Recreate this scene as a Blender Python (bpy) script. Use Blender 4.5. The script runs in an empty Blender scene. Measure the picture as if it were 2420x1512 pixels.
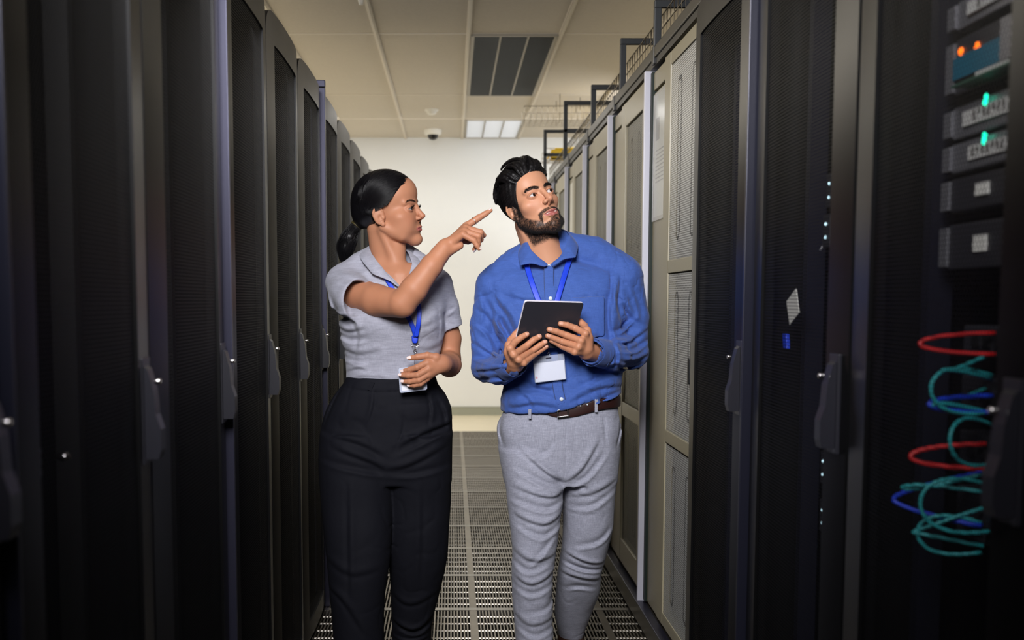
import bpy, bmesh, math, random
import numpy as np
from mathutils import Vector, Matrix

SC = bpy.context.scene
COL = SC.collection
R = math.radians
rng = np.random.default_rng(7)
random.seed(7)

# ------------------------------------------------------------------ camera
FPX, CX, CY, HCAM = 2400.0, 1069.0, 900.0, 1.25
PITCH = math.atan((CY - 710.0) / FPX)
cam_d = bpy.data.cameras.new('camera')
cam_d.sensor_width = 36.0
cam_d.lens = FPX / 2420.0 * 36.0
cam_d.shift_x = (1210.0 - CX) / 2420.0
cam_d.shift_y = (CY - 756.0) / 2420.0
cam_d.clip_start = 0.035
cam_d.clip_end = 60
cam_d.dof.use_dof = True
cam_d.dof.focus_distance = 3.32
cam_d.dof.aperture_fstop = 3.2
cam = bpy.data.objects.new('camera', cam_d)
COL.objects.link(cam)
cam.location = (0, 0, HCAM)
cam.rotation_euler = (math.pi / 2 - PITCH, 0, 0)
SC.camera = cam


def P(px, py, Y):
    """photo pixel -> point in the room at depth Y"""
    u = (px - CX) / FPX
    v = -(py - CY) / FPX
    dy = math.cos(PITCH) + v * math.sin(PITCH)
    dz = -math.sin(PITCH) + v * math.cos(PITCH)
    t = Y / dy
    return np.array([u * t, Y, HCAM + dz * t])


# ------------------------------------------------------------------ world, lights, exposure
SC.view_settings.view_transform = 'Standard'
SC.view_settings.look = 'None'
SC.view_settings.gamma = 1.0
SC.view_settings.use_curve_mapping = False
SC.view_settings.exposure = 0.0
SC.cycles.use_denoising = True
SC.cycles.max_bounces = 8
SC.cycles.transparent_max_bounces = 12

world = bpy.data.worlds.new('world')
SC.world = world
world.use_nodes = True
world.node_tree.nodes['Background'].inputs[0].default_value = (1.0, 0.86, 0.66, 1)
world.node_tree.nodes['Background'].inputs[1].default_value = 0.05


def area(name, loc, target, sx, sy, power, color, spread=180):
    d = bpy.data.lights.new(name, 'AREA')
    d.shape = 'RECTANGLE'
    d.size, d.size_y = sx, sy
    d.energy = power
    d.color = color
    d.spread = R(spread)
    o = bpy.data.objects.new(name, d)
    COL.objects.link(o)
    o.location = loc
    o.rotation_euler = (Vector(target) - Vector(loc)).to_track_quat('-Z', 'Y').to_euler()
    return o


# flash softbox above and left of the camera, ceiling lamps further down the room, added wall fill last
area('softbox', (-0.25, 0.45, 2.30), (0.08, 3.4, 1.20), 0.85, 0.85, 31, (1.0, 0.98, 1.0), 90)
area('ceiling_lamp_end', (0.2, 9.3, 2.93), (0.2, 9.6, 0.0), 2.6, 1.6, 42, (1.0, 0.985, 0.965))
area('ceiling_lamp_left', (-2.6, 6.4, 2.95), (-2.6, 6.4, 0.0), 1.4, 6.5, 230, (1.0, 0.92, 0.79))
area('ceiling_lamp_right', (2.9, 7.2, 2.95), (2.9, 7.2, 0.0), 1.2, 4.5, 90, (1.0, 0.92, 0.79))
area('wall_fill_light', (2.3, 8.6, 2.7), (0.3, 11.0, 1.6), 1.0, 1.2, 54, (0.96, 0.97, 1.0))  # unseen light added to brighten the back wall


# ------------------------------------------------------------------ materials
def lin(c):
    return tuple(((x / 255.0) / 12.92 if x / 255.0 <= 0.04045 else ((x / 255.0 + 0.055) / 1.055) ** 2.4) for x in c)


def mat(name, rgb, rough=0.5, metal=0.0, spec=0.5, bump=None, vary=None, attr=None, sheen=0.0, sss=0.0,
        coat=0.0, alpha=1.0, emit=None, trans=0.0, weave=None, linear=False):
    m = bpy.data.materials.new(name)
    m.use_nodes = True
    nt = m.node_tree
    b = nt.nodes['Principled BSDF']
    col = (tuple(rgb) if linear else lin(rgb)) + (1.0,)
    b.inputs['Base Color'].default_value = col
    b.inputs['Roughness'].default_value = rough
    b.inputs['Metallic'].default_value = metal
    b.inputs['Specular IOR Level'].default_value = spec
    b.inputs['Sheen Weight'].default_value = sheen
    b.inputs['Coat Weight'].default_value = coat
    b.inputs['Alpha'].default_value = alpha
    b.inputs['Transmission Weight'].default_value = trans
    if sss:
        b.inputs['Subsurface Weight'].default_value = sss
        b.inputs['Subsurface Radius'].default_value = (1.0, 0.35, 0.2)
        b.inputs['Subsurface Scale'].default_value = 0.004
    if emit:
        b.inputs['Emission Color'].default_value = lin(emit[0]) + (1,)
        b.inputs['Emission Strength'].default_value = emit[1]
    tc = nt.nodes.new('ShaderNodeTexCoord')
    colsock = None
    if attr:
        a = nt.nodes.new('ShaderNodeAttribute')
        a.attribute_name = attr
        colsock = a.outputs['Color']
    if vary:                       # (scale, amount[, stretch xyz])
        mp = nt.nodes.new('ShaderNodeMapping')
        mp.inputs['Scale'].default_value = vary[2] if len(vary) > 2 else (1, 1, 1)
        nt.links.new(tc.outputs['Object'], mp.inputs[0])
        n = nt.nodes.new('ShaderNodeTexNoise')
        n.inputs['Scale'].default_value = vary[0]
        n.inputs['Detail'].default_value = 4
        nt.links.new(mp.outputs[0], n.inputs['Vector'])
        mr = nt.nodes.new('ShaderNodeMapRange')
        mr.inputs['From Min'].default_value = 0.3
        mr.inputs['From Max'].default_value = 0.7
        mr.inputs['To Min'].default_value = 1 - vary[1]
        mr.inputs['To Max'].default_value = 1 + vary[1]
        nt.links.new(n.outputs['Fac'], mr.inputs['Value'])
        mx = nt.nodes.new('ShaderNodeMix')
        mx.data_type = 'RGBA'
        mx.blend_type = 'MULTIPLY'
        mx.inputs[0].default_value = 1.0
        if colsock is not None:
            nt.links.new(colsock, mx.inputs[6])
        else:
            mx.inputs[6].default_value = col
        nt.links.new(mr.outputs[0], mx.inputs[7])
        colsock = mx.outputs[2]
    if weave:                      # (scale xz, amount): thread pattern multiplied onto the colour
        last = colsock
        for axis_scale in ((weave[0], weave[0], weave[0] * 0.06), (weave[0] * 0.06, weave[0] * 0.06, weave[0])):
            mp = nt.nodes.new('ShaderNodeMapping')
            mp.inputs['Scale'].default_value = axis_scale
            nt.links.new(tc.outputs['Object'], mp.inputs[0])
            n = nt.nodes.new('ShaderNodeTexNoise')
            n.inputs['Scale'].default_value = 1.0
            n.inputs['Detail'].default_value = 2
            nt.links.new(mp.outputs[0], n.inputs['Vector'])
            mr = nt.nodes.new('ShaderNodeMapRange')
            mr.inputs['From Min'].default_value = 0.3
            mr.inputs['From Max'].default_value = 0.7
            mr.inputs['To Min'].default_value = 1 - weave[1]
            mr.inputs['To Max'].default_value = 1 + weave[1]
            nt.links.new(n.outputs['Fac'], mr.inputs['Value'])
            mx = nt.nodes.new('ShaderNodeMix')
            mx.data_type = 'RGBA'
            mx.blend_type = 'MULTIPLY'
            mx.inputs[0].default_value = 1.0
            if last is not None:
                nt.links.new(last, mx.inputs[6])
            else:
                mx.inputs[6].default_value = col
            nt.links.new(mr.outputs[0], mx.inputs[7])
            last = mx.outputs[2]
        colsock = last
    if colsock is not None:
        nt.links.new(colsock, b.inputs['Base Color'])
    if bump:                       # list of (scale, strength, distance, stretch)
        prev = None
        for (sc_, st_, di_, stx) in bump:
            mp = nt.nodes.new('ShaderNodeMapping')
            mp.inputs['Scale'].default_value = stx
            nt.links.new(tc.outputs['Object'], mp.inputs[0])
            n = nt.nodes.new('ShaderNodeTexNoise')
            n.inputs['Scale'].default_value = sc_
            n.inputs['Detail'].default_value = 3
            nt.links.new(mp.outputs[0], n.inputs['Vector'])
            bp = nt.nodes.new('ShaderNodeBump')
            bp.inputs['Strength'].default_value = st_
            bp.inputs['Distance'].default_value = di_
            nt.links.new(n.outputs['Fac'], bp.inputs['Height'])
            if prev:
                nt.links.new(prev.outputs[0], bp.inputs['Normal'])
            prev = bp
        nt.links.new(prev.outputs[0], b.inputs['Normal'])
    return m


M = {}
M['wall'] = mat('wall_paint', (224, 226, 227), 0.7, vary=(1.5, 0.015))
M['ceil'] = mat('ceiling_tile', (202, 195, 184), 0.85, vary=(60, 0.03), bump=[(220, 0.25, 0.002, (1, 1, 1))])
M['rail'] = mat('ceiling_rail_paint', (216, 208, 194), 0.5)
M['skirt'] = mat('skirting_grey_green', (150, 152, 138), 0.5)
M['screed'] = mat('floor_panel_cream', (222, 212, 186), 0.35, vary=(6, 0.03))
M['bar'] = mat('grating_bar', (126, 118, 104), 0.34, metal=0.85, vary=(9, 0.15))
M['crossbar'] = mat('grating_crossbar', (150, 146, 138), 0.34, metal=0.9)
M['void'] = mat('underfloor', (92, 88, 84), 0.6, vary=(5, 0.3))
M['black'] = mat('rack_black_paint', (8, 8, 9), 0.38, spec=0.32, bump=[(900, 0.05, 0.0005, (1, 1, 1))])
M['blackmatte'] = mat('rack_inside_black', (13, 13, 15), 0.6)
M['meshblack'] = mat('perforated_black', (6, 6, 9), 0.55, spec=0.18)
M['alu'] = mat('anodised_grey', (54, 54, 70), 0.38, metal=0.6, vary=(3, 0.05))
M['bluepost'] = mat('slate_post', (32, 33, 46), 0.35, metal=0.4)
M['handle'] = mat('handle_grey', (30, 30, 37), 0.4, spec=0.5)
M['chrome'] = mat('chrome', (215, 212, 214), 0.18, metal=1.0)
M['beige'] = mat('cabinet_beige', (158, 150, 125), 0.36, spec=0.5, bump=[(700, 0.06, 0.0006, (1, 1, 1))])
M['meshgrey'] = mat('perforated_grey', (128, 127, 120), 0.45, metal=0.3)
M['meshlit'] = mat('perforated_flash_lit', (206, 208, 208), 0.4, metal=0.3)  # lighter copy of the grey mesh, the flash put into its colour
M['backing'] = mat('louver_backing', (58, 58, 60), 0.6)
M['whitepost'] = mat('white_post', (214, 214, 226), 0.4)
M['greengap'] = mat('dark_green_gap', (16, 34, 26), 0.6)
M['railtop'] = mat('cable_rail_grey', (66, 62, 54), 0.4, metal=0.3)
M['railblack'] = mat('cable_rail_black', (20, 20, 20), 0.4)
M['frame'] = mat('tube_frame_black', (38, 42, 46), 0.45)
M['wire'] = mat('wire_zinc', (120, 112, 98), 0.35, metal=0.8)
M['paper'] = mat('paper_white', (226, 226, 220), 0.6)
M['labeldim'] = mat('label_grey', (196, 196, 194), 0.6)
M['plastic'] = mat('clear_sleeve', (238, 240, 240), 0.15, alpha=0.35)
M['ink'] = mat('print_grey', (96, 94, 92), 0.7)
M['yellow'] = mat('yellow_duct', (214, 176, 20), 0.45)
M['lit'] = mat('lamp_lit', (226, 228, 232), 0.5, emit=((226, 232, 240), 0.22))
M['louver'] = mat('lamp_louver', (122, 124, 122), 0.25, metal=0.6)
M['lampwhite'] = mat('lamp_frame_white', (160, 154, 142), 0.5)
M['white'] = mat('white_plastic', (228, 226, 220), 0.4)
M['glassdome'] = mat('smoked_dome', (20, 20, 22), 0.1)


# ------------------------------------------------------------------ mesh helpers
class MB:
    """collects shapes, then links them as ONE mesh object"""

    def __init__(self):
        self.v, self.f, self.m = [], [], []

    def quad_grid(self, pts, mi=0):
        """pts[i][j] -> faces"""
        n, k = len(pts), len(pts[0])
        o = len(self.v)
        for row in pts:
            self.v.extend([tuple(p) for p in row])
        for i in range(n - 1):
            for j in range(k - 1):
                self.f.append((o + i * k + j, o + i * k + j + 1, o + (i + 1) * k + j + 1, o + (i + 1) * k + j))
                self.m.append(mi)

    def box(self, x0, x1, y0, y1, z0, z1, mi=0, bev=0.0):
        bm = bmesh.new()
        bmesh.ops.create_cube(bm, size=1.0)
        for v in bm.verts:
            v.co = Vector(((x0 + x1) / 2 + v.co.x * (x1 - x0), (y0 + y1) / 2 + v.co.y * (y1 - y0), (z0 + z1) / 2 + v.co.z * (z1 - z0)))
        if bev:
            bmesh.ops.bevel(bm, geom=bm.edges[:], offset=bev, segments=2, affect='EDGES', profile=0.6)
        self.add_bm(bm, mi)

    def obox(self, c, ax, ay, az, mi=0, bev=0.0):
        """box with half-axis vectors"""
        bm = bmesh.new()
        bmesh.ops.create_cube(bm, size=2.0)
        if bev:
            sc = [np.linalg.norm(a) for a in (ax, ay, az)]
            for v in bm.verts:
                v.co = Vector((v.co.x * sc[0], v.co.y * sc[1], v.co.z * sc[2]))
            bmesh.ops.bevel(bm, geom=bm.edges[:], offset=bev, segments=2, affect='EDGES', profile=0.6)
            ua = [np.asarray(a) / s for a, s in zip((ax, ay, az), sc)]
        else:
            ua = [np.asarray(a) for a in (ax, ay, az)]
        c = np.asarray(c)
        for v in bm.verts:
            v.co = Vector(c + ua[0] * v.co.x + ua[1] * v.co.y + ua[2] * v.co.z)
        self.add_bm(bm, mi)

    def add_bm(self, bm, mi=0):
        o = len(self.v)
        bm.verts.index_update()
        self.v.extend([tuple(v.co) for v in bm.verts])
        for f in bm.faces:
            self.f.append(tuple(o + v.index for v in f.verts))
            self.m.append(mi)
        bm.free()

    def tube(self, pts, r, seg=8, mi=0, cap=True, closed=False):
        pts = [np.asarray(p, float) for p in pts]
        n = len(pts)
        rs = r if hasattr(r, '__len__') else [r] * n
        o = len(self.v)
        prev = None
        for i in range(n):
            if closed:
                t = pts[(i + 1) % n] - pts[i - 1]
            else:
                t = pts[min(i + 1, n - 1)] - pts[max(i - 1, 0)]
            t = t / (np.linalg.norm(t) + 1e-12)
            if prev is None:
                a = np.array([0, 0, 1.0]) if abs(t[2]) < 0.9 else np.array([1.0, 0, 0])
                u = np.cross(t, a)
            else:
                u = prev - t * prev.dot(t)
            u /= np.linalg.norm(u) + 1e-12
            prev = u
            w = np.cross(t, u)
            for k in range(seg):
                an = 2 * math.pi * k / seg
                self.v.append(tuple(pts[i] + rs[i] * (math.cos(an) * u + math.sin(an) * w)))
        for i in range(n if closed else n - 1):
            i2 = (i + 1) % n
            for k in range(seg):
                k2 = (k + 1) % seg
                self.f.append((o + i * seg + k, o + i * seg + k2, o + i2 * seg + k2, o + i2 * seg + k))
                self.m.append(mi)
        if cap and not closed:
            self.f.append(tuple(o + k for k in reversed(range(seg))))
            self.m.append(mi)
            self.f.append(tuple(o + (n - 1) * seg + k for k in range(seg)))
            self.m.append(mi)

    def lathe(self, prof, c, axis='z', seg=24, mi=0):
        """prof: list of (r, h) from the base c along axis"""
        o = len(self.v)
        for (r_, h) in prof:
            for k in range(seg):
                a = 2 * math.pi * k / seg
                p = [r_ * math.cos(a), r_ * math.sin(a), h]
                if axis == 'x':
                    p = [p[2], p[0], p[1]]
                elif axis == 'y':
                    p = [p[0], p[2], p[1]]
                self.v.append((c[0] + p[0], c[1] + p[1], c[2] + p[2]))
        for i in range(len(prof) - 1):
            for k in range(seg):
                k2 = (k + 1) % seg
                self.f.append((o + i * seg + k, o + i * seg + k2, o + (i + 1) * seg + k2, o + (i + 1) * seg + k))
                self.m.append(mi)

    def data(self, name, mats):
        me = bpy.data.meshes.new(name)
        me.from_pydata([tuple(map(float, p)) for p in self.v], [], self.f)
        for m_ in (mats if isinstance(mats, (list, tuple)) else [mats]):
            me.materials.append(m_)
        me.polygons.foreach_set('material_index', self.m)
        me.update()
        return me

    def build(self, name, mats, parent=None, smooth=False, fix=True):
        me = self.data(name, mats)
        if fix:
            bm = bmesh.new()
            bm.from_mesh(me)
            bmesh.ops.recalc_face_normals(bm, faces=bm.faces[:])
            bm.to_mesh(me)
            bm.free()
        if smooth:
            me.polygons.foreach_set('use_smooth', [True] * len(me.polygons))
        return link(name, me, parent)


def link(name, me, parent=None):
    o = bpy.data.objects.new(name, me)
    COL.objects.link(o)
    if parent:
        o.parent = parent
    return o


def np_mesh(name, V, F, mats, smooth=True, col=None, mi=None):
    """V (n,3), F (m,4) or (m,3) numpy -> mesh data, fast"""
    me = bpy.data.meshes.new(name)
    n, m_, k = len(V), len(F), F.shape[1]
    me.vertices.add(n)
    me.vertices.foreach_set('co', np.ascontiguousarray(V, np.float32).ravel())
    me.loops.add(m_ * k)
    me.loops.foreach_set('vertex_index', np.ascontiguousarray(F, np.int32).ravel())
    me.polygons.add(m_)
    me.polygons.foreach_set('loop_start', np.arange(0, m_ * k, k, dtype=np.int32))
    if mi is not None:
        me.polygons.foreach_set('material_index', np.ascontiguousarray(mi, np.int32))
    me.update(calc_edges=True)
    me.validate()
    if smooth:
        me.polygons.foreach_set('use_smooth', np.ones(len(me.polygons), bool))
    for q in (mats if isinstance(mats, (list, tuple)) else [mats]):
        me.materials.append(q)
    if col is not None:
        a = me.color_attributes.new('tint', 'FLOAT_COLOR', 'POINT')
        c4 = np.ones((n, 4), np.float32)
        c4[:, :3] = col
        a.data.foreach_set('color', c4.ravel())
    return me


def tag(o, label=None, cat=None, group=None, kind=None):
    if label:
        o['label'] = label
    if cat:
        o['category'] = cat
    if group:
        o['group'] = group
    if kind:
        o['kind'] = kind
    return o


def thing(name, label, cat, loc=(0, 0, 0), group=None):
    o = bpy.data.objects.new(name, None)
    COL.objects.link(o)
    o.location = loc
    o.empty_display_size = 0.1
    return tag(o, label, cat, group)


def dup(o, loc=None, parent=None):
    c = o.copy()
    COL.objects.link(c)
    if parent is not None:
        c.parent = parent
    if loc is not None:
        c.location = loc
    for ch in list(o.children):
        dup(ch, None, c)
    return c
# ================================================================== the room
XL, XR, XRB = -0.51, 0.734, 0.682      # left row face, beige cabinets face, black racks face on the right
YW, ZC = 11.05, 2.99
mb = MB(); mb.box(-4.5, 4.5, YW, YW + 0.15, -0.3, 3.1)
tag(mb.build('wall_back', M['wall']), kind='structure')
mb = MB(); mb.box(-4.5, 4.5, YW - 0.014, YW, 0.0, 0.085); mb.box(-4.5, 4.5, YW - 0.018, YW, 0.085, 0.095)
tag(mb.build('baseboard_back', M['skirt']), kind='structure')
for nm_, xw in (('wall_left', -4.65), ('wall_right', 4.5)):
    mb = MB(); mb.box(xw, xw + 0.15, -1.5, YW, -0.3, 3.1)
    tag(mb.build(nm_, M['wall']), kind='structure')
mb = MB(); mb.box(-4.5, 4.5, -1.5, YW + 0.15, ZC, ZC + 0.12)
tag(mb.build('ceiling', M['ceil']), kind='structure')

# ceiling grid rails: long ones every 0.605 m, cross ones at the lamp ends
n = 1
for k in range(-3, 5):
    x = 0.107 + 0.605 * k
    mb = MB(); mb.box(x - 0.015, x + 0.015, -1.4, YW, ZC - 0.012, ZC + 0.002, bev=0.002)
    mb.box(x - 0.006, x + 0.006, -1.4, YW, ZC - 0.018, ZC - 0.010)
    tag(mb.build('trim_%d' % n, M['rail']), kind='structure'); n += 1
for y in (3.68, 5.62, 6.80, 8.77, 9.92):
    mb = MB(); mb.box(-4.4, 4.4, y - 0.009, y + 0.009, ZC - 0.004, ZC + 0.002)
    tag(mb.build('trim_%d' % n, M['rail']), kind='structure'); n += 1

# floor: die-cast grating panels over a dark void, solid cream panels by the back wall
TP, SX = 0.51, 0.084
Y0F, Y1F = 0.6, 9.65
x0, x1 = SX - 2 * TP - 0.1, SX + 2 * TP
mb = MB()
mb.box(-4.5, 4.5, -1.5, YW, -0.40, -0.34, 2)
mb.box(-4.5, 4.5, Y1F, YW, -0.05, 0.0, 3)
mb.box(-4.5, -1.46, -1.5, Y1F, -0.05, 0.0, 3)
mb.box(1.66, 4.5, -1.5, Y1F, -0.05, 0.0, 3)
nb = 40
for t in range(-2, 2):
    tx = SX + t * TP
    for j in range(1, nb):
        x = tx + TP * j / nb
        if -0.66 < x < 0.86:
            mb.box(x - 0.0026, x + 0.0026, Y0F, Y1F, -0.030, 0.0, 0)
    if -0.7 < tx < 0.9:
        mb.box(tx - 0.010, tx + 0.010, Y0F, Y1F, -0.035, 0.001, 0)
nr = int((Y1F - Y0F) / (TP / 6))
for i in range(nr + 1):
    y = Y1F - i * TP / 6
    if i % 6 == 0:
        mb.box(-0.66, 0.86, y - 0.016, y + 0.016, -0.03, 0.0015, 1)
    else:
        mb.tube([(-0.66, y, -0.0055), (0.86, y, -0.0055)], 0.0055, 8, 1)
tag(mb.build('floor', [M['bar'], M['crossbar'], M['void'], M['screed']], fix=False), kind='structure')

# louvred ceiling lamps
def ceiling_light(y0, y1, label, dim):
    cx = 0.41
    w = 0.275
    t = thing('ceiling_light', label, 'ceiling light', (cx, (y0 + y1) / 2, ZC), 'louvred ceiling lights')
    hl = (y1 - y0) / 2
    f = MB()
    for s in (-1, 1):
        f.box(s * w - 0.012, s * w + 0.012, -hl, hl, -0.016, 0.0, bev=0.002)
        f.box(-w, w, s * hl - 0.012, s * hl + 0.012, -0.016, 0.0, bev=0.002)
    f.build('frame', M['lampwhite'], t)
    for k in (-1, 1):
        d = MB(); d.box(k * w / 3 - 0.007, k * w / 3 + 0.007, -hl, hl, -0.015, 0.0, bev=0.003)
        d.build('divider', M['lampwhite'], t)
    for k in (-1, 0, 1):
        q = MB()
        xa, xb = k * w * 2 / 3 - w / 3 + 0.007, k * w * 2 / 3 + w / 3 - 0.007
        pts = []
        for i in range(9):                      # curved reflector trough
            u = i / 8
            pts.append([(xa + (xb - xa) * u, yy, -0.004 + 0.0 * u - 0.004 * math.sin(math.pi * u) * -1) for yy in (-hl, hl)])
        q.quad_grid(pts)
        ns = int((y1 - y0) / 0.045)
        for i in range(ns):
            yy = -hl + (i + 0.5) * (y1 - y0) / ns
            q.box(xa, xb, yy - 0.002, yy + 0.002, -0.014, -0.003)
        q.build('louver', M['lit'] if dim else M['louver'], t)
    return t

ceiling_light(6.81, 8.76, 'grey louvred three-strip ceiling light over the aisle, the nearer of the two', 0)
ceiling_light(9.94, 10.98, 'pale louvred ceiling light close to the back wall', 1)

# small fittings on the ceiling
mb = MB(); mb.lathe([(0.0, -0.045), (0.03, -0.045), (0.042, -0.035), (0.045, -0.02), (0.06, -0.012), (0.065, 0.0)], (0, 0, 0))
o = mb.build('smoke_detector', M['white'], smooth=True); o.location = P(1020, 268, 9.45) * [1, 1, 0] + [0, 0, ZC]
tag(o, 'small white smoke detector on the ceiling tiles', 'smoke detector')
t = thing('dome_camera', 'white ceiling security camera with a dark dome near the back wall', 'security camera', tuple(P(1023, 315, 10.55) * [1, 1, 0] + [0, 0, ZC]))
mb = MB(); mb.lathe([(0.0, -0.055), (0.07, -0.055), (0.085, -0.045), (0.09, 0.0)], (0, 0, 0)); mb.build('housing', M['white'], t, True)
mb = MB(); mb.lathe([(0.0, -0.105), (0.02, -0.103), (0.04, -0.092), (0.052, -0.074), (0.056, -0.05)], (0, 0, 0)); mb.build('dome', M['glassdome'], t, True)
mb = MB(); mb.lathe([(0.0, -0.03), (0.012, -0.028), (0.016, -0.012), (0.02, 0.0)], (0, 0, 0), seg=12)
o = mb.build('sprinkler_head', M['white'], smooth=True); o.location = (-0.53, 6.05, ZC)
tag(o, 'tiny white sprinkler head beside the left ceiling rail', 'sprinkler')
# ================================================================== racks
def bow(s, D):
    return D * (1 - abs(s) ** 3)


def perf_sheet(y0, y1, z0, z1, pitch, hole, half, D, slots=()):
    """hexagonally perforated sheet in the local YZ plane, bowed towards -X*sgn later; returns V,F"""
    dx = pitch
    dz = pitch * math.sqrt(3) / 2
    nx = int((y1 - y0) / dx)
    nz = int((z1 - z0) / dz)
    ang = np.arange(6) * math.pi / 3 + math.pi / 6
    ro = pitch / math.sqrt(3)
    ii, jj = np.meshgrid(np.arange(nx), np.arange(nz))
    cy = y0 + (ii + 0.5 + 0.5 * (jj % 2)) * dx
    cz = z0 + (jj + 0.6) * dz
    cy, cz = cy.ravel(), cz.ravel()
    keep = cy < y1 - dx * 0.4
    cy, cz = cy[keep], cz[keep]
    nC = len(cy)
    ri = np.full(nC, hole)
    for (sy, sz0, sz1, hw) in slots:       # pressed slot outlines: smaller holes along the rim
        d = np.hypot(np.maximum(np.abs(cy - sy) - 0.0, 0), np.maximum(np.maximum(sz0 - cz, cz - sz1), 0))
        ri = np.where(np.abs(d - hw) < pitch * 0.75, hole * 1.5, ri)
    outer = np.stack([cy[:, None] + ro * np.cos(ang), cz[:, None] + ro * np.sin(ang)], -1)
    inner = np.stack([cy[:, None] + ri[:, None] * np.cos(ang), cz[:, None] + ri[:, None] * np.sin(ang)], -1)
    yz = np.concatenate([outer, inner], 1).reshape(-1, 2)
    V = np.zeros((len(yz), 3))
    V[:, 1], V[:, 2] = yz[:, 0], yz[:, 1]
    V[:, 0] = D * (1 - np.clip(np.abs(yz[:, 0]) / half, 0, 1) ** 3)
    base = (np.arange(nC) * 12)[:, None]
    k = np.arange(6)
    k2 = (k + 1) % 6
    F = np.stack([base + k, base + k2, base + 6 + k2, base + 6 + k], -1).reshape(-1, 4)
    return V, F


def bowed_bar(mb, y0, y1, z0, z1, half, D, th, corner=None, mi=0, n=14):
    """frame member of a bowed door; corner=(yc, zc, r) rounds the top ends"""
    ys = np.linspace(y0, y1, n)
    front, back = [], []

    def top(y):
        if corner is None:
            return z1
        yr, r = corner
        a = abs(y) - yr
        if a <= 0:
            return z1
        a = min(a / r, 0.999)
        return z1 - r * (1 - math.sqrt(1 - a * a))
    for zf in (0, 1):
        front.append([(bow(y / half, D), y, z0 if zf == 0 else top(y)) for y in ys])
        back.append([(bow(y / half, D) - th, y, z0 if zf == 0 else top(y)) for y in ys])
    mb.quad_grid(front, mi)
    mb.quad_grid(back, mi)
    mb.quad_grid([front[1], back[1]], mi)
    mb.quad_grid([front[0], back[0]], mi)
    for e in (0, -1):
        mb.quad_grid([[front[0][e], front[1][e]], [back[0][e], back[1][e]]], mi)


WID, HT, DB = 0.572, 2.075, 0.013       # black rack door
HALF = WID / 2
_v, _f = perf_sheet(-HALF + 0.082, HALF - 0.082, 0.09, HT - 0.085, 0.0078, 0.0035, HALF, DB)
_v[:, 0] -= 0.006
ME_PERF = np_mesh('mesh_panel', _v, _f, M['meshblack'], smooth=False)


def make_black_rack(mirror, rail):
    """front faces local +X; handle on the local stile sign `mirror`"""
    t = thing('server_rack', 'rack', 'server rack')
    b = MB()
    b.box(-0.95, -0.035, -0.286, -0.284 + 0.004, 0.0, 2.06)
    b.box(-0.95, -0.035, 0.280, 0.286, 0.0, 2.06)
    b.box(-0.95, -0.94, -0.28, 0.28, 0.0, 2.06)
    b.box(-0.95, -0.035, -0.28, 0.28, 2.03, 2.06)
    b.box(-0.95, -0.035, -0.28, 0.28, 0.0, 0.06)
    b.build('cabinet_body', M['black'], t)
    r = MB()
    for s in (-1, 1):
        r.box(-0.14, -0.10, s * 0.235 - 0.012, s * 0.235 + 0.012, 0.06, 2.03)
    r.build('mounting_rail', M[rail], t)
    d = MB()
    bowed_bar(d, -HALF, -HALF + 0.084, 0.03, HT, HALF, DB, 0.028, (HALF - 0.055, 0.055))
    bowed_bar(d, HALF - 0.084, HALF, 0.03, HT, HALF, DB, 0.028, (HALF - 0.055, 0.055))
    bowed_bar(d, -HALF + 0.084, HALF - 0.084, HT - 0.09, HT, HALF, DB, 0.028, None)
    bowed_bar(d, -HALF + 0.084, HALF - 0.084, 0.03, 0.095, HALF, DB, 0.028, None)
    door = d.build('door', M['black'], t)
    for p in door.data.polygons:
        p.use_smooth = abs(p.normal.x) > 0.5
    link('mesh_panel', ME_PERF, door)
    # swing handle: plate + lever + lock
    hy = mirror * (HALF - 0.045)
    hx = bow((HALF - 0.045) / HALF, DB)
    h = MB()
    prof = [(0.0, 0.985), (0.026, 0.985), (0.030, 1.0), (0.030, 1.035), (0.022, 1.06), (0.019, 1.10), (0.010, 1.135), (0.0, 1.145)]
    pts = [[(hx + px, hy + sy * 0.014, pz) for (px, pz) in prof] for sy in (-1, 1)]
    h.quad_grid(pts)
    for sy in (0, 1):
        o_ = len(h.v); h.v.extend(pts[sy]); h.f.append(tuple(range(o_, o_ + len(prof)))); h.m.append(0)
    h.box(hx - 0.004, hx + 0.004, hy - 0.022, hy + 0.022, 0.975, 1.155, bev=0.002)
    h.build('handle', M['handle'], door)
    k = MB(); k.lathe([(0.0, 0.009), (0.004, 0.009), (0.005, 0.007), (0.005, 0.0)], (hx + 0.02, hy + mirror * -0.004, 1.115), axis='x', seg=12)
    k.build('lock', M['chrome'], door, True)
    return t


rackL = make_black_rack(1, 'blackmatte')          # local +X looks into the aisle, far stile carries the handle
rackL.location = (XL - DB, 1.17 + 0.29, 0)
starts = [0.59, 1.17, 1.75, 2.335, 2.915, 3.495, 4.11, 4.69, 5.27, 5.85, 6.43]
names = ['nearest the camera', 'latch bracket behind its mesh', 'just before the slate filler post',
         'right after the slate filler post', 'second after the slate filler post', 'just before the pale filler post',
         'right beyond the pale filler post', 'seventh along the aisle', 'eighth along the aisle', 'ninth along the aisle',
         'at the far end of the row']
for i, (y, nm) in enumerate(zip(starts, names)):
    o = rackL if i == 1 else dup(rackL)
    o.location = (XL - DB, y + 0.29, 0)
    tag(o, 'black mesh-door server rack, left row, ' + nm, 'server rack', 'black server racks, left row')

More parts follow.
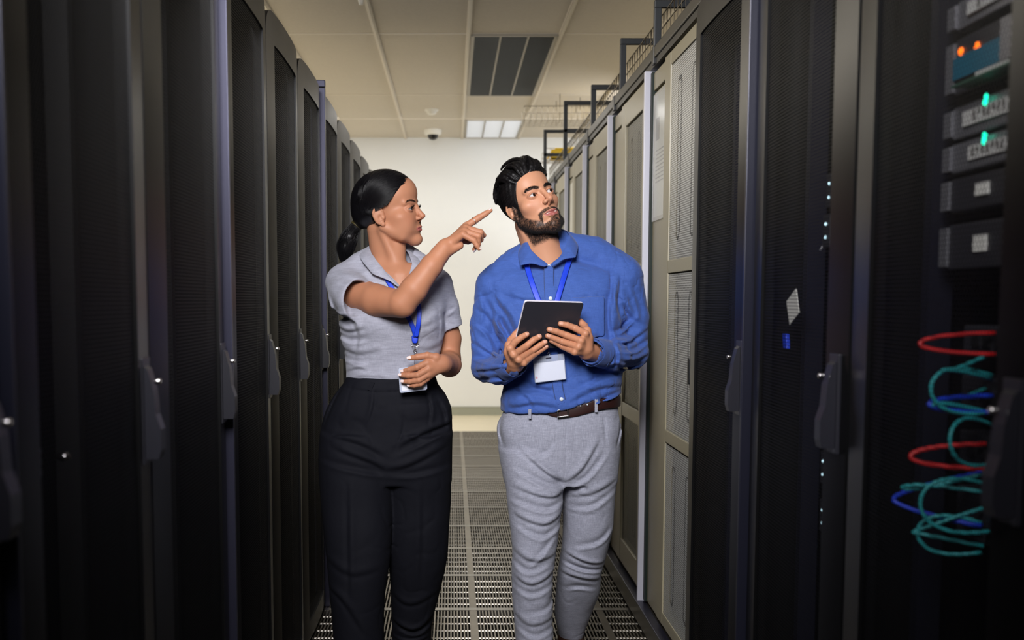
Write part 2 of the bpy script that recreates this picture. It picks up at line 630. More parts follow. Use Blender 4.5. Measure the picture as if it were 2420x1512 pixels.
for (y, top, m_, nm, hh) in ((1.1665, 2.06, 'bluepost', 'slate grey filler post at the left edge of the photo', 0.004),
                             (2.3265, 2.06, 'alu', 'tall slate filler post between black racks on the left', 0.006),
                             (4.075, 2.115, 'alu', 'pale filler post between black racks, its cap above their tops', 0.009)):
    t = thing('filler_post', nm, 'filler post', (XL, y, 0), 'filler posts of the left row')
    b = MB(); b.box(-0.30, hh * 0.95, 0.0, 0.007 if y < 2 else (0.012 if y < 4 else 0.02), 0, top - 0.03, bev=0.002)
    b.build('post', M[m_], t)
    b = MB(); b.box(-0.30, hh, 0.0, 0.007 if y < 2 else (0.012 if y < 4 else 0.020), top - 0.027, top, bev=0.003)
    b.build('cap', M[m_], t)

# bracket with two screw holes and a knob behind the mesh of the second left rack
t = thing('latch_bracket', 'dark latch bracket with two holes behind the mesh of a left rack', 'bracket', tuple(P(152, 1117, 1.32)))
t.location = (-0.585, 1.40, 1.02)
b = MB(); b.box(-0.004, 0.0, -0.035, 0.035, -0.022, 0.022, bev=0.002); b.build('plate', M['alu'], t)
for s in (-1, 1):
    b = MB(); b.lathe([(0.0, 0.001), (0.006, 0.001), (0.006, -0.002)], (0.001, s * 0.014, 0), axis='x', seg=12); b.build('screw_hole', M['blackmatte'], t)
b = MB(); b.lathe([(0.0, 0.02), (0.006, 0.018), (0.007, 0.01), (0.004, 0.0)], (0.0, 0.085, 0.0), axis='x', seg=12); b.build('knob', M['chrome'], t, True)

# ---- right row, black racks
rackR = make_black_rack(1, 'bluepost')
for i, (y, nm) in enumerate(((0.60, 'nearest, mostly outside the photo'), (1.19, 'with patch cables behind its mesh'), (1.775, 'with a white tag behind its mesh'),
                             (2.385, 'next to the beige cabinets'))):
    o = rackR if i == 0 else dup(rackR)
    o.location = (XRB + DB, y + 0.29, 0)
    o.rotation_euler = (0, 0, math.pi)
    tag(o, 'black mesh-door server rack, right row, ' + nm, 'server rack', 'black server racks, right row')
t = thing('filler_post', 'dark slate filler post between two black racks on the right', 'filler post', (XRB, 2.362, 0))
b = MB(); b.box(-0.007, 0.3, 0, 0.010, 0, 2.05, bev=0.002); b.build('post', M['bluepost'], t)
b = MB(); b.box(-0.009, 0.3, -0.003, 0.013, 2.05, 2.08, bev=0.003); b.build('cap', M['bluepost'], t)

# ---- beige cabinets with louvred doors and pale posts
CW = 0.60


def make_beige(slim):
    t = thing('equipment_cabinet', 'cab', 'cabinet')
    b = MB()
    b.box(0.03, 0.9, 0.0, 0.008, 0.0, 2.10); b.box(0.03, 0.9, CW - 0.008, CW, 0.0, 2.10)
    b.box(0.88, 0.9, 0, CW, 0, 2.10); b.box(0.03, 0.9, 0, CW, 2.08, 2.10); b.box(0.03, 0.9, 0, CW, 0, 0.09)
    b.build('cabinet_body', M['beige'], t)
    d = MB()
    sn, st = (0.030, 0.100) if slim else (0.105, 0.105)       # near and far stile
    rl = 0.045 if slim else 0.10
    z0, z1 = 0.115, 2.085
    d.box(0, 0.03, 0.006, sn, z0, z1, bev=0.004); d.box(0, 0.03, CW - st, CW - 0.006, z0, z1, bev=0.004)
    d.box(0.001, 0.03, sn - 0.004, CW - st + 0.004, z1 - rl, z1, bev=0.004); d.box(0.001, 0.03, sn - 0.004, CW - st + 0.004, z0, z0 + rl, bev=0.004)
    hz = 0.022 if slim else 0.030
    for zz in (0.785, 1.365):
        d.box(0.001, 0.03, sn - 0.004, CW - st + 0.004, zz - hz, zz + hz, bev=0.003)
    door = d.build('door', M['beige'], t)
    zs = [(z0 + rl, 0.785 - hz), (0.785 + hz, 1.365 - hz), (1.365 + hz, z1 - rl)]
    for (a, c) in zs:
        q = CW - sn - st
        v, f = perf_sheet(sn, CW - st, a, c, 0.0075 if not slim else 0.0085, 0.0021 if not slim else 0.0028, 10.0, 0.0,
                          [(sn + q * 0.30, a + 0.09, c - 0.09, 0.022), (sn + q * 0.72, a + 0.09, c - 0.09, 0.022)])
        v[:, 0] = 0.010 if not slim else 0.004
        link('mesh_panel', np_mesh('mesh_panel', v, f, M['meshlit'] if slim else M['meshgrey'], False), door)
    k = MB(); k.box(0.036, 0.04, sn - 0.02, CW - st + 0.02, z0 + 0.06, z1 - 0.06); k.build('lining', M['backing'], door)
    h = MB(); h.box(-0.022, 0.0, 0.03, 0.06, 0.985, 1.125, bev=0.004); h.box(-0.03, -0.012, 0.034, 0.056, 1.0, 1.08, bev=0.004)
    h.build('handle', M['black'], door)
    return t


cab0 = make_beige(False)
ys = [2.985, 3.885, 4.785, 5.685, 6.585, 7.485, 8.385, 9.285]
nm = ['beside the black racks, with mesh coloured flash-lit silver', 'behind the left shoulder of the man', 'third from the black racks', 'fourth from the black racks', 'just behind the head of the man', 'sixth along the right row', 'seventh along the right row', 'last of the right row, by the back wall']
for i, y in enumerate(ys):
    c = make_beige(True) if i == 0 else (cab0 if i == 1 else dup(cab0))
    c.location = (XR, y, 0)
    tag(c, 'beige equipment cabinet with perforated door ' + nm[i], 'cabinet', 'beige cabinets of the right row')
    # recessed side filler with its pale post
    t = thing('cabinet_filler', ['beige filler panel with a taped document sleeve', 'beige filler panel between the second and third cabinets', 'beige filler panel with a white sheet taped on', 'fourth beige filler panel along the right row', 'fifth beige filler panel along the right row', 'sixth beige filler panel along the right row', 'seventh beige filler panel along the right row', 'last beige filler panel by the back wall'][i],
              'filler panel', (XR, y + CW, 0), 'filler panels of the right row')
    b = MB(); b.box(0.012, 0.03, 0.0, 0.235, 0.10, 2.01, bev=0.004); b.box(0.010, 0.03, 0.0, 0.235, 2.02, 2.085, bev=0.004)
    b.build('panel', M['beige'], t)
    b = MB(); b.box(0.004, 0.3, 0.237, 0.268, 0.10, 2.09); b.build('gap_strip', M['greengap'], t)  # dark strip stands in for the dark gap beside the post
    b = MB(); b.box(-0.018, 0.3, 0.270, 0.288, 0.085, 2.10, bev=0.003); b.build('post', M['whitepost'], t)

# document sleeves taped on the fillers
t = thing('document_sleeve', 'clear sleeve with a printed sheet taped high on the filler panel', 'document', (XR + 0.012, 3.60, 0))
b = MB(); b.box(-0.0015, 0, 0.0, 0.195, 1.555, 1.995); b.build('sheet', M['paper'], t)
b = MB(); b.box(-0.0025, -0.0015, 0.11, 0.175, 1.83, 1.91)
for q in range(9):
    b.box(-0.0025, -0.0015, 0.03, 0.165, 1.79 - q * 0.014, 1.794 - q * 0.014)
b.build('print', M['ink'], t)
b = MB(); b.box(-0.006, -0.0026, -0.006, 0.205, 1.54, 2.0, bev=0.001); b.build('sleeve', M['plastic'], t)
t = thing('document_sleeve', 'narrow white sheet taped on a farther filler panel', 'document', (XR + 0.012, 5.685 + 0.60, 0))
b = MB(); b.box(-0.002, 0, 0.02, 0.2, 1.5, 1.98); b.build('sheet', M['paper'], t)

# plinth rail along the right row
t = thing('plinth_rail', 'low metal plinth rail running under the beige cabinets', 'plinth', (XR, 2.98, 0))
b = MB(); b.box(-0.020, 0.02, 0.0, 7.25, 0.012, 0.085, bev=0.004); b.build('rail', M['railtop'], t)
b = MB(); b.box(-0.024, 0.01, 0.0, 7.25, 0.085, 0.092, bev=0.002); b.build('lip', M['alu'], t)

# cable rail on top of the right row
t = thing('cable_rail', 'long grey and black cable rail along the tops of the right row', 'cable rail', (XR, 0.6, 0))
b = MB(); b.box(-0.005, 0.30, 0.0, 9.6, 2.125, 2.165, bev=0.004); b.build('channel', M['railtop'], t)
b = MB(); b.box(0.002, 0.28, 0.0, 9.6, 2.1005, 2.124); b.build('gasket', M['railblack'], t)
for k in range(10):
    b = MB(); b.box(-0.008, 0.01, 0.45 + 0.9 * k, 0.455 + 0.9 * k + 0.03, 2.103, 2.168, bev=0.003); b.build('joint', M['railblack'], t)

# square tube frames on the rail that carry the wire trays
fr = [(3.82, 2.345, None, 'nearest to the camera'), (4.58, 2.40, None, 'second from the camera'), (5.52, 2.395, None, 'third from the camera'),
      (6.87, 2.57, 2.375, 'tall two-bar one before the last'), (8.37, 2.63, 2.43, 'farthest, above the head of the man'), (3.18, 2.345, None, 'at the top edge of the photo')]
for (y, zt, zm, nm_) in fr:
    t = thing('tray_stand', 'black square-tube tray frame on the right row, ' + nm_, 'tray frame', (XR + 0.006, y, 2.165), 'tray frames on the right row')
    r = 0.013
    H = zt - 2.165
    for xx, pn in ((r, 'upright'), (0.62, 'upright')):
        b = MB(); b.box(xx - r, xx + r, -r, r, 0, H - 2 * r, bev=0.003); b.build(pn, M['frame'], t)
    b = MB(); b.box(0.0, 0.62, -r, r, H - 2 * r, H, bev=0.003); b.build('crossbar', M['frame'], t)
    if zm:
        b = MB(); b.box(0.0, 0.62, -r, r, zm - 2.165 - r, zm - 2.165 + r, bev=0.003); b.build('crossbar', M['frame'], t)


def wire_tray(name, label, x0, x1, y0, y1, z0, z1, along, cat='cable tray'):
    b = MB()
    w = 0.0026
    if along == 'y':
        for x in np.linspace(x0, x1, 9):
            b.tube([(x, y0, z0), (x, y1, z0)], w, 5)
        for z in np.linspace(z0, z1, 3)[1:]:
            for x in (x0, x1):
                b.tube([(x, y0, z), (x, y1, z)], w, 5)
        for y in np.arange(y0, y1, 0.06):
            b.tube([(x0, y, z1), (x0, y, z0), (x1, y, z0), (x1, y, z1)], w, 5)
    else:
        for y in np.linspace(y0, y1, 6):
            b.tube([(x0, y, z0), (x1, y, z0)], w, 5)
        for z in np.linspace(z0, z1, 3)[1:]:
            for y in (y0, y1):
                b.tube([(x0, y, z), (x1, y, z)], w, 5)
        for x in np.arange(x0, x1, 0.05):
            b.tube([(x, y0, z1), (x, y0, z0), (x, y1, z0), (x, y1, z1)], w, 5)
    if along == 'x':
        for x in (x0 + 0.3, x1 - 0.2):
            for y in (y0, y1):
                b.tube([(x, y, z0), (x, y, ZC)], 0.003, 6)
    return tag(b.build(name, M['wire'], smooth=True), label, cat)


wire_tray('wire_tray', 'zinc wire basket tray running inside the black tube frames', XR + 0.05, XR + 0.50, 2.0, 8.3, 2.215, 2.312, 'y')
wire_tray('wire_tray', 'zinc wire basket tray crossing near the ceiling at the back', 0.61, 2.6, 8.75, 9.05, 2.77, 2.89, 'x')
wire_tray('wire_tray', 'low zinc wire basket crossing behind the last tube frame', 0.80, 2.6, 8.9, 9.2, 2.47, 2.56, 'x')
for k, (ya, xa, xb, za, zb, lb) in enumerate(((8.62, 0.80, 1.3, 2.43, 2.51, 'lower yellow cable duct behind the last tube frame'), (9.6, 1.02, 1.7, 2.56, 2.66, 'yellow cable duct piece higher up and farther back'))):
    t = thing('cable_duct', lb, 'cable duct', (xa, ya, za))
    b = MB()
    L = xb - xa
    b.box(0.03, L, 0, 0.1, 0, 0.012); b.box(0.03, L, 0, 0.008, 0, zb - za); b.box(0.03, L, 0.092, 0.1, 0, zb - za)
    b.obox((0.02, 0.05, (zb - za) * 0.42), (0.02, 0, 0.02), (0, 0.05, 0), (-0.004, 0, 0.004)); 
    b.build('duct', M['yellow'], t)
    b = MB(); b.box(0.06, L, -0.006, 0.106, zb - za, zb - za + 0.012, bev=0.003); b.build('lid', M['yellow'], t)
    for lx in ((0.30, L - 0.1) if xa < 1 else (0.12, L - 0.1)):
        b = MB(); b.box(lx, lx + 0.02, 0.04, 0.06, 2.10 - za, 0.0); b.build('support', M['frame'], t)

# ================================================================== equipment inside the right racks
C = {}
for nm_, c in (('red', (190, 22, 26)), ('cyan', (40, 160, 165)), ('blue', (20, 60, 200))):
    C[nm_] = mat('cable_' + nm_, c, 0.45)
M['pcb'] = mat('circuit_board', (30, 84, 66), 0.5)
M['teal'] = mat('bezel_teal', (10, 96, 122), 0.5)
M['unit'] = mat('unit_silver', (120, 120, 126), 0.4, metal=0.4)
M['unitdark'] = mat('unit_charcoal', (42, 42, 48), 0.5)
M['led_green'] = mat('led_green', (20, 230, 190), 0.4, emit=((20, 255, 200), 2.5))
M['led_amber'] = mat('led_amber', (255, 120, 20), 0.4, emit=((255, 110, 10), 2.5))
M['led_blue'] = mat('led_blue', (40, 50, 255), 0.4, emit=((30, 40, 255), 2.0))

XE = 0.80         # front plane of the mounted units
unit_rows = [  # z0, z1, material, label piece
    (1.675, 1.72, 'unit', 'silver network unit at the very top of the right rack'),
    (1.575, 1.66, 'unitdark', 'open unit with a teal bezel and amber lights'),
    (1.505, 1.555, 'unit', 'silver unit with one green light, upper of the pair'),
    (1.452, 1.498, 'unit', 'silver unit with one green light, lower of the pair'),
    (1.39, 1.443, 'unitdark', 'charcoal unit with a white label and a blue light'),
    (1.30, 1.37, 'unitdark', 'charcoal unit with a white label and an amber light')]
for i, (z0, z1, m_, lb) in enumerate(unit_rows):
    t = thing('network_unit', lb, 'network unit', (XE, 1.48, z0), 'network units in the right rack')
    h = z1 - z0
    b = MB(); b.box(0.0, 0.5, -0.215, 0.17, 0.0, h, bev=0.003); b.build('chassis', M[m_], t)
    for s in (-0.225, 0.18):
        b = MB(); b.box(-0.004, 0.004, s - 0.012, s + 0.014, 0.004, h - 0.004, bev=0.001); b.build('ear', M['unit'], t)
    if i == 1:
        b = MB(); b.box(-0.006, 0, 0.02, 0.165, 0.022, 0.056); b.build('bezel', M['teal'], t)
        b = MB(); b.box(-0.03, 0.0, -0.20, 0.12, 0.001, 0.005); b.build('circuit_board', M['pcb'], t)
        for (yy, zz) in ((0.15, 0.065), (0.10, 0.06), (-0.12, 0.05), (-0.19, 0.075)):
            b = MB(); b.lathe([(0, -0.004), (0.006, -0.002), (0.007, 0.0)], (-0.001, yy, zz), axis='x', seg=10); b.build('light', M['led_amber'], t)
        b = MB(); b.box(-0.008, 0.0, 0.0, 0.09, 0.004, 0.019); b.build('label_plate', M['labeldim'], t)
        b = MB(); b.box(-0.008, 0, -0.19, -0.11, 0.03, 0.05); b.build('label_plate', M['labeldim'], t)
        b = MB(); b.box(-0.01, 0.0, -0.02, 0.02, 0.02, 0.08); b.build('module', M['unit'], t)
        b = MB(); b.box(-0.01, 0.0, -0.08, -0.05, 0.02, 0.05); b.build('module', M['unit'], t)
        b = MB(); b.lathe([(0, -0.008), (0.014, -0.006), (0.016, 0.0)], (-0.002, -0.16, 0.018), axis='x', seg=14); b.build('fan_cap', mat('cap_yellow', (170, 160, 70), 0.5), t)
    if i in (0, 2, 3):
        b = MB(); b.box(-0.005, 0, -0.12, 0.13, h * 0.3, h * 0.75) if i != 3 else b.box(-0.005, 0, 0.0, 0.11, h * 0.3, h * 0.75)
        for q in range(6):
            b.box(-0.006, -0.005, -0.1 + q * 0.035, -0.08 + q * 0.035, h * 0.4, h * 0.65) if i != 3 or q > 2 else None
        b.build('label_plate', M['labeldim'], t)
        b = MB()
        for q in range(7):
            b.box(-0.0066, -0.006, 0.005 + q * 0.014, 0.012 + q * 0.014, h * (0.40 + 0.05 * (q % 3)), h * 0.68)
        b.build('print', M['ink'], t)
    if i in (2, 3):
        b = MB(); b.obox((-0.006, 0.06, h - 0.007), (0.0015, 0, 0), (0, 0.003, 0.002), (0, -0.0025, 0.007)); b.build('light', M['led_green'], t)
    if i in (4, 5):
        b = MB(); b.box(-0.004, 0.0, 0.05, 0.085, h * 0.35, h * 0.7); b.build('label_plate', M['paper'], t)
        b = MB(); b.box(-0.004, 0.0, -0.10, -0.06, h - 0.018, h - 0.002); b.build('light', M['led_blue' if i == 4 else 'led_amber'], t)

def at_x(px, py, X):
    """pixel -> point on the plane x = X"""
    Y = 2.0
    for _ in range(30):
        p = P(px, py, Y)
        Y *= X / p[0]
    return P(px, py, Y)


# patch panels with looping cables
def loop(name, label, c, px0, px1, py, hpx, Y0, Y1, r, tilt=0.0, ext=None, group=None, depth=0.0):
    """horizontal cable loop that leaves a unit, swings towards the door and comes back"""
    pts = []
    a, b_ = at_x(px1, py + hpx * 0.5, XE + 0.022), at_x(px1, py - hpx * 0.5, XE + 0.026)
    tip = at_x(px0, py + tilt, 0.722 + Y0)
    for i in range(25):
        th = math.pi * i / 24
        base = a * (0.5 + 0.5 * math.cos(th)) + b_ * (0.5 - 0.5 * math.cos(th))
        mid = (a + b_) / 2
        q = base + (tip - mid) * math.sin(th)
        q[2] += depth * math.sin(2 * th)
        pts.append(q)
    m_ = MB(); m_.tube(pts, r, 8)
    return tag(m_.build(name, c, smooth=True), label, 'cable', group)


gp = 'patch cables in the right rack'
loop('patch_cable', 'upper red patch cable loop behind the right mesh door', C['red'], 2174, 2352, 812, 50, 0.0, 0, 0.0035, group=gp)
loop('patch_cable', 'lower red patch cable loop behind the right mesh door', C['red'], 2152, 2330, 1078, 58, 0.0, 0, 0.0040, group=gp)
loop('patch_cable', 'blue patch cable loop, wide one hanging lowest on the left', C['blue'], 2112, 2320, 1180, 125, 0.004, 0, 0.0040, group=gp, depth=0.01)
loop('patch_cable', 'short blue patch cable between the cyan loops', C['blue'], 2196, 2345, 955, 40, 0.008, 0, 0.0040, group=gp)
cy = [(2226, 2345, 865, 60, 'first cyan loop under the upper red one'), (2200, 2345, 930, 85, 'wide cyan loop above the blue cable'), (2205, 2330, 945, 55, 'cyan loop crossing the short blue cable'),
      (2245, 2345, 1050, 90, 'tilted cyan loop over the lower red cable'), (2132, 2330, 1140, 45, 'long cyan loop just under the lower red cable'), (2175, 2340, 1200, 110, 'upright cyan loop in the lower bundle'),
      (2158, 2325, 1245, 90, 'cyan loop low in the bundle'), (2168, 2320, 1270, 70, 'lowest cyan loop of the right rack')]
for k, (a0, a1, py, hp, lb) in enumerate(cy):
    loop('patch_cable', lb, C['cyan'], a0, a1, py, hp, 0.006 * (k % 4), 0, 0.0030, tilt=(-1) ** k * 12, group=gp, depth=0.012 * (-1) ** k)
for i, (z0, z1, lb) in enumerate(((1.165, 1.21, 'patch panel feeding the upper red cable'), (1.08, 1.13, 'patch panel feeding the middle cyan cables'), (0.99, 1.04, 'patch panel feeding the lower red cable'), (0.87, 0.95, 'patch panel feeding the lowest cable bundle'))):
    t = thing('patch_bay', lb, 'patch panel', (XE + 0.03, 1.48, z0), 'patch panels in the right rack')
    b = MB(); b.box(0.0, 0.3, -0.215, 0.17, 0.0, z1 - z0, bev=0.003); b.build('chassis', M['unitdark'], t)
    b = MB()
    for q in range(10):
        b.box(-0.004, 0.0, -0.19 + q * 0.034, -0.168 + q * 0.034, 0.012, 0.03)
    b.build('port_row', M['blackmatte'], t)
    b = MB(); b.box(-0.012, 0.0, -0.02 - 0.03 * i, 0.04, 0.008, 0.036, bev=0.002); b.build('plug', C['red' if i in (0, 2) else 'blue'], t)

# things behind the mesh of the middle black rack
XT = 0.745
p = at_x(1874, 725, XT)
b = MB(); b.obox(p, (0.0008, 0, 0), (0, 0.030, -0.014), (0, 0.012, 0.026)); tag(b.build('paper_tag', M['paper']), 'white tag hanging tilted behind the black mesh', 'tag')
p = at_x(1858, 806, XT)
b = MB(); b.obox(p, (0.004, 0, 0), (0, 0.012, 0), (0, 0.004, 0.016), bev=0.001); tag(b.build('cable_clip', C['blue']), 'small blue clip below the white tag', 'clip')
p = at_x(1960, 1018, 0.66)
for k, (px_, py_) in enumerate(((1960, 450), (1952, 545), (1946, 1105), (1944, 1220))):
    p = at_x(px_, py_, 0.80)
    t = thing('indicator_module', ['small module with white lights high behind the mesh', 'small module with white lights below the highest one', 'small module with white lights at knee height behind mesh', 'lowest small module with white lights behind mesh'][k], 'indicator', tuple(p), 'indicator modules')
    b = MB(); b.box(0, 0.05, -0.02, 0.02, -0.035, 0.035, bev=0.002); b.build('case', M['unitdark'], t)
    for zz in (-0.014, 0.014):
        b = MB(); b.lathe([(0, -0.004), (0.003, -0.003), (0.004, 0)], (0, 0, zz), axis='x', seg=8); b.build('light', mat('led_white', (200, 240, 250), 0.3, emit=((200, 240, 255), 1.2)), t)
for k, (px_, py_, c_, lb) in enumerate(((1900, 1290, 'cyan', 'cyan cable coil low behind the middle right mesh'), (1700, 1180, 'cyan', 'cyan cable coil behind the mesh next to the beige cabinets'), (1925, 585, 'unit', 'grey cable bundle behind the middle right mesh'))):
    p = at_x(px_, py_, 0.83)
    m_ = MB()
    pts = [p + np.array([0.01 * math.sin(3 * a), 0.055 * math.cos(a), 0.03 * math.sin(a)]) for a in np.linspace(0, 2 * math.pi, 30)[:-1]]
    m_.tube(pts, 0.004, 6, closed=True)
    tag(m_.build('cable_coil', C['cyan'] if c_ == 'cyan' else M['unit'], smooth=True), lb, 'cable')
b = None
# ================================================================== signed-distance sculpting
F32 = np.float32


def smin(a, b, k):
    if k <= 0:
        return np.minimum(a, b)
    h = np.maximum(k - np.abs(a - b), 0) / k
    return np.minimum(a, b) - h * h * h * k * (1 / 6.0)


def smax(a, b, k):
    return -smin(-a, -b, k)


class Sculpt:
    def __init__(self, T=None):
        """T=(origin, 3x3 rows = local axes in the room, scale): primitives are given in that frame"""
        self.ops = []
        self.post = None
        self.T = T

    # each op: (fn, centre, radius, k, mode)
    def _w(self, c, r):
        return np.asarray(c, F32), float(r)

    def rc(self, a, b, ra, rb, k=0.0, mode='add'):
        a, b = np.asarray(a, F32), np.asarray(b, F32)
        ba = b - a
        l2 = float(ba @ ba) + 1e-12

        def fn(p):
            h = np.clip((p - a) @ ba / l2, 0, 1)
            q = p - a - h[:, None] * ba
            return np.sqrt((q * q).sum(1)) - (ra + (rb - ra) * h)
        self.ops.append((fn, (a + b) / 2, math.sqrt(l2) / 2 + max(ra, rb), k, mode))
        return self

    def chain(self, pts, rs, k=0.0, k_in=0.004, mode='add'):
        """polyline of round cones as ONE primitive"""
        pts = [np.asarray(p, F32) for p in pts]

        def fn(p):
            d = None
            for i in range(len(pts) - 1):
                ba = pts[i + 1] - pts[i]
                h = np.clip((p - pts[i]) @ ba / (float(ba @ ba) + 1e-12), 0, 1)
                q = p - pts[i] - h[:, None] * ba
                e = np.sqrt((q * q).sum(1)) - (rs[i] + (rs[i + 1] - rs[i]) * h)
                d = e if d is None else smin(d, e, k_in)
            return d
        c = np.mean(pts, 0)
        self.ops.append((fn, c, max(np.linalg.norm(p - c) for p in pts) + max(rs), k, mode))
        return self

    def ell(self, c, r, k=0.0, mode='add', rot=None):
        c, r = np.asarray(c, F32), np.asarray(r, F32)
        rot = None if rot is None else np.asarray(rot, F32)

        def fn(p):
            q = p - c
            if rot is not None:
                q = q @ rot.T
            k0 = np.sqrt(((q / r) ** 2).sum(1)) + 1e-9
            k1 = np.sqrt(((q / (r * r)) ** 2).sum(1)) + 1e-9
            return k0 * (k0 - 1) / k1
        self.ops.append((fn, c, float(max(r)), k, mode))
        return self

    def fn(self, f, c, r, k=0.0, mode='add'):
        self.ops.append((f, np.asarray(c, F32), r, k, mode))
        return self

    def eval(self, p, c=None, rad=0.0):
        """p in the room; c, rad: bounding sphere of p (for culling)"""
        s = 1.0
        if self.T is not None:
            o, B, s, zs = self.T
            q = ((p - o.astype(F32)) @ B.T.astype(F32)) / F32(s)
            if zs != 1.0:
                q[:, 2] = np.where(q[:, 2] < 0, q[:, 2] / F32(zs), q[:, 2])
            if c is not None:
                c = ((np.asarray(c) - o) @ B.T) / s
                c[2] = c[2] / zs if c[2] < 0 else c[2]
                rad = rad / s / zs
        else:
            q = p
        d = np.full(len(q), 0.5, F32)
        for (f, oc, orad, k, mode) in self.ops:
            if c is not None:
                far = np.linalg.norm(oc - c) - orad - rad
                if far > k + 0.04:
                    continue
            e = f(q)
            if mode == 'add':
                d = smin(d, e, k)
            elif mode == 'sub':
                d = smax(d, -e, k)
            else:
                d = smax(d, e, k)
        d = d * F32(s)
        if self.post is not None:
            d = self.post(p, d)
        return d


def catmull(xs, ys):
    """smooth monotone interpolation through (xs, ys)"""
    xs, ys = np.asarray(xs, float), np.asarray(ys, float)
    o = np.argsort(xs)
    xs, ys = xs[o], ys[o]
    m = np.gradient(ys, xs)

    def f(x):
        x = np.clip(x, xs[0], xs[-1])
        i = np.clip(np.searchsorted(xs, x) - 1, 0, len(xs) - 2)
        h = xs[i + 1] - xs[i]
        t = (x - xs[i]) / h
        return ((2 * t ** 3 - 3 * t ** 2 + 1) * ys[i] + (t ** 3 - 2 * t ** 2 + t) * h * m[i] + (-2 * t ** 3 + 3 * t ** 2) * ys[i + 1] + (t ** 3 - t ** 2) * h * m[i + 1])
    return f


def loft(sections, n=2.3, shrink=0.0, cap=0.01):
    """sections: (py, px_left, px_right, Y, half_depth) -> SDF fn along z, with its bounds"""
    Z, XCc, A, YC, B = [], [], [], [], []
    for (py, a, b, Y, hd) in sections:
        l, r = P(a, py, Y), P(b, py, Y)
        Z.append((l[2] + r[2]) / 2); XCc.append((l[0] + r[0]) / 2); A.append((r[0] - l[0]) / 2 - shrink); YC.append(Y); B.append(hd - shrink)
    fx, fa, fy, fb = catmull(Z, XCc), catmull(Z, A), catmull(Z, YC), catmull(Z, B)
    z0, z1 = min(Z), max(Z)

    def fn(p):
        z = p[:, 2]
        a, b = fa(z), fb(z)
        q = ((np.abs(p[:, 0] - fx(z)) / a) ** n + (np.abs(p[:, 1] - fy(z)) / b) ** n) ** (1.0 / n)
        d = (q - 1) * np.minimum(a, b)
        return smax(smax(d, z - z1, cap), z0 - z, cap).astype(F32)
    c = np.array([np.mean(XCc), np.mean(YC), (z0 + z1) / 2])
    r = math.sqrt(((z1 - z0) / 2) ** 2 + max(A) ** 2 + max(B) ** 2) + max(abs(np.array(XCc) - c[0])) + max(abs(np.array(YC) - c[1]))
    return fn, c, r


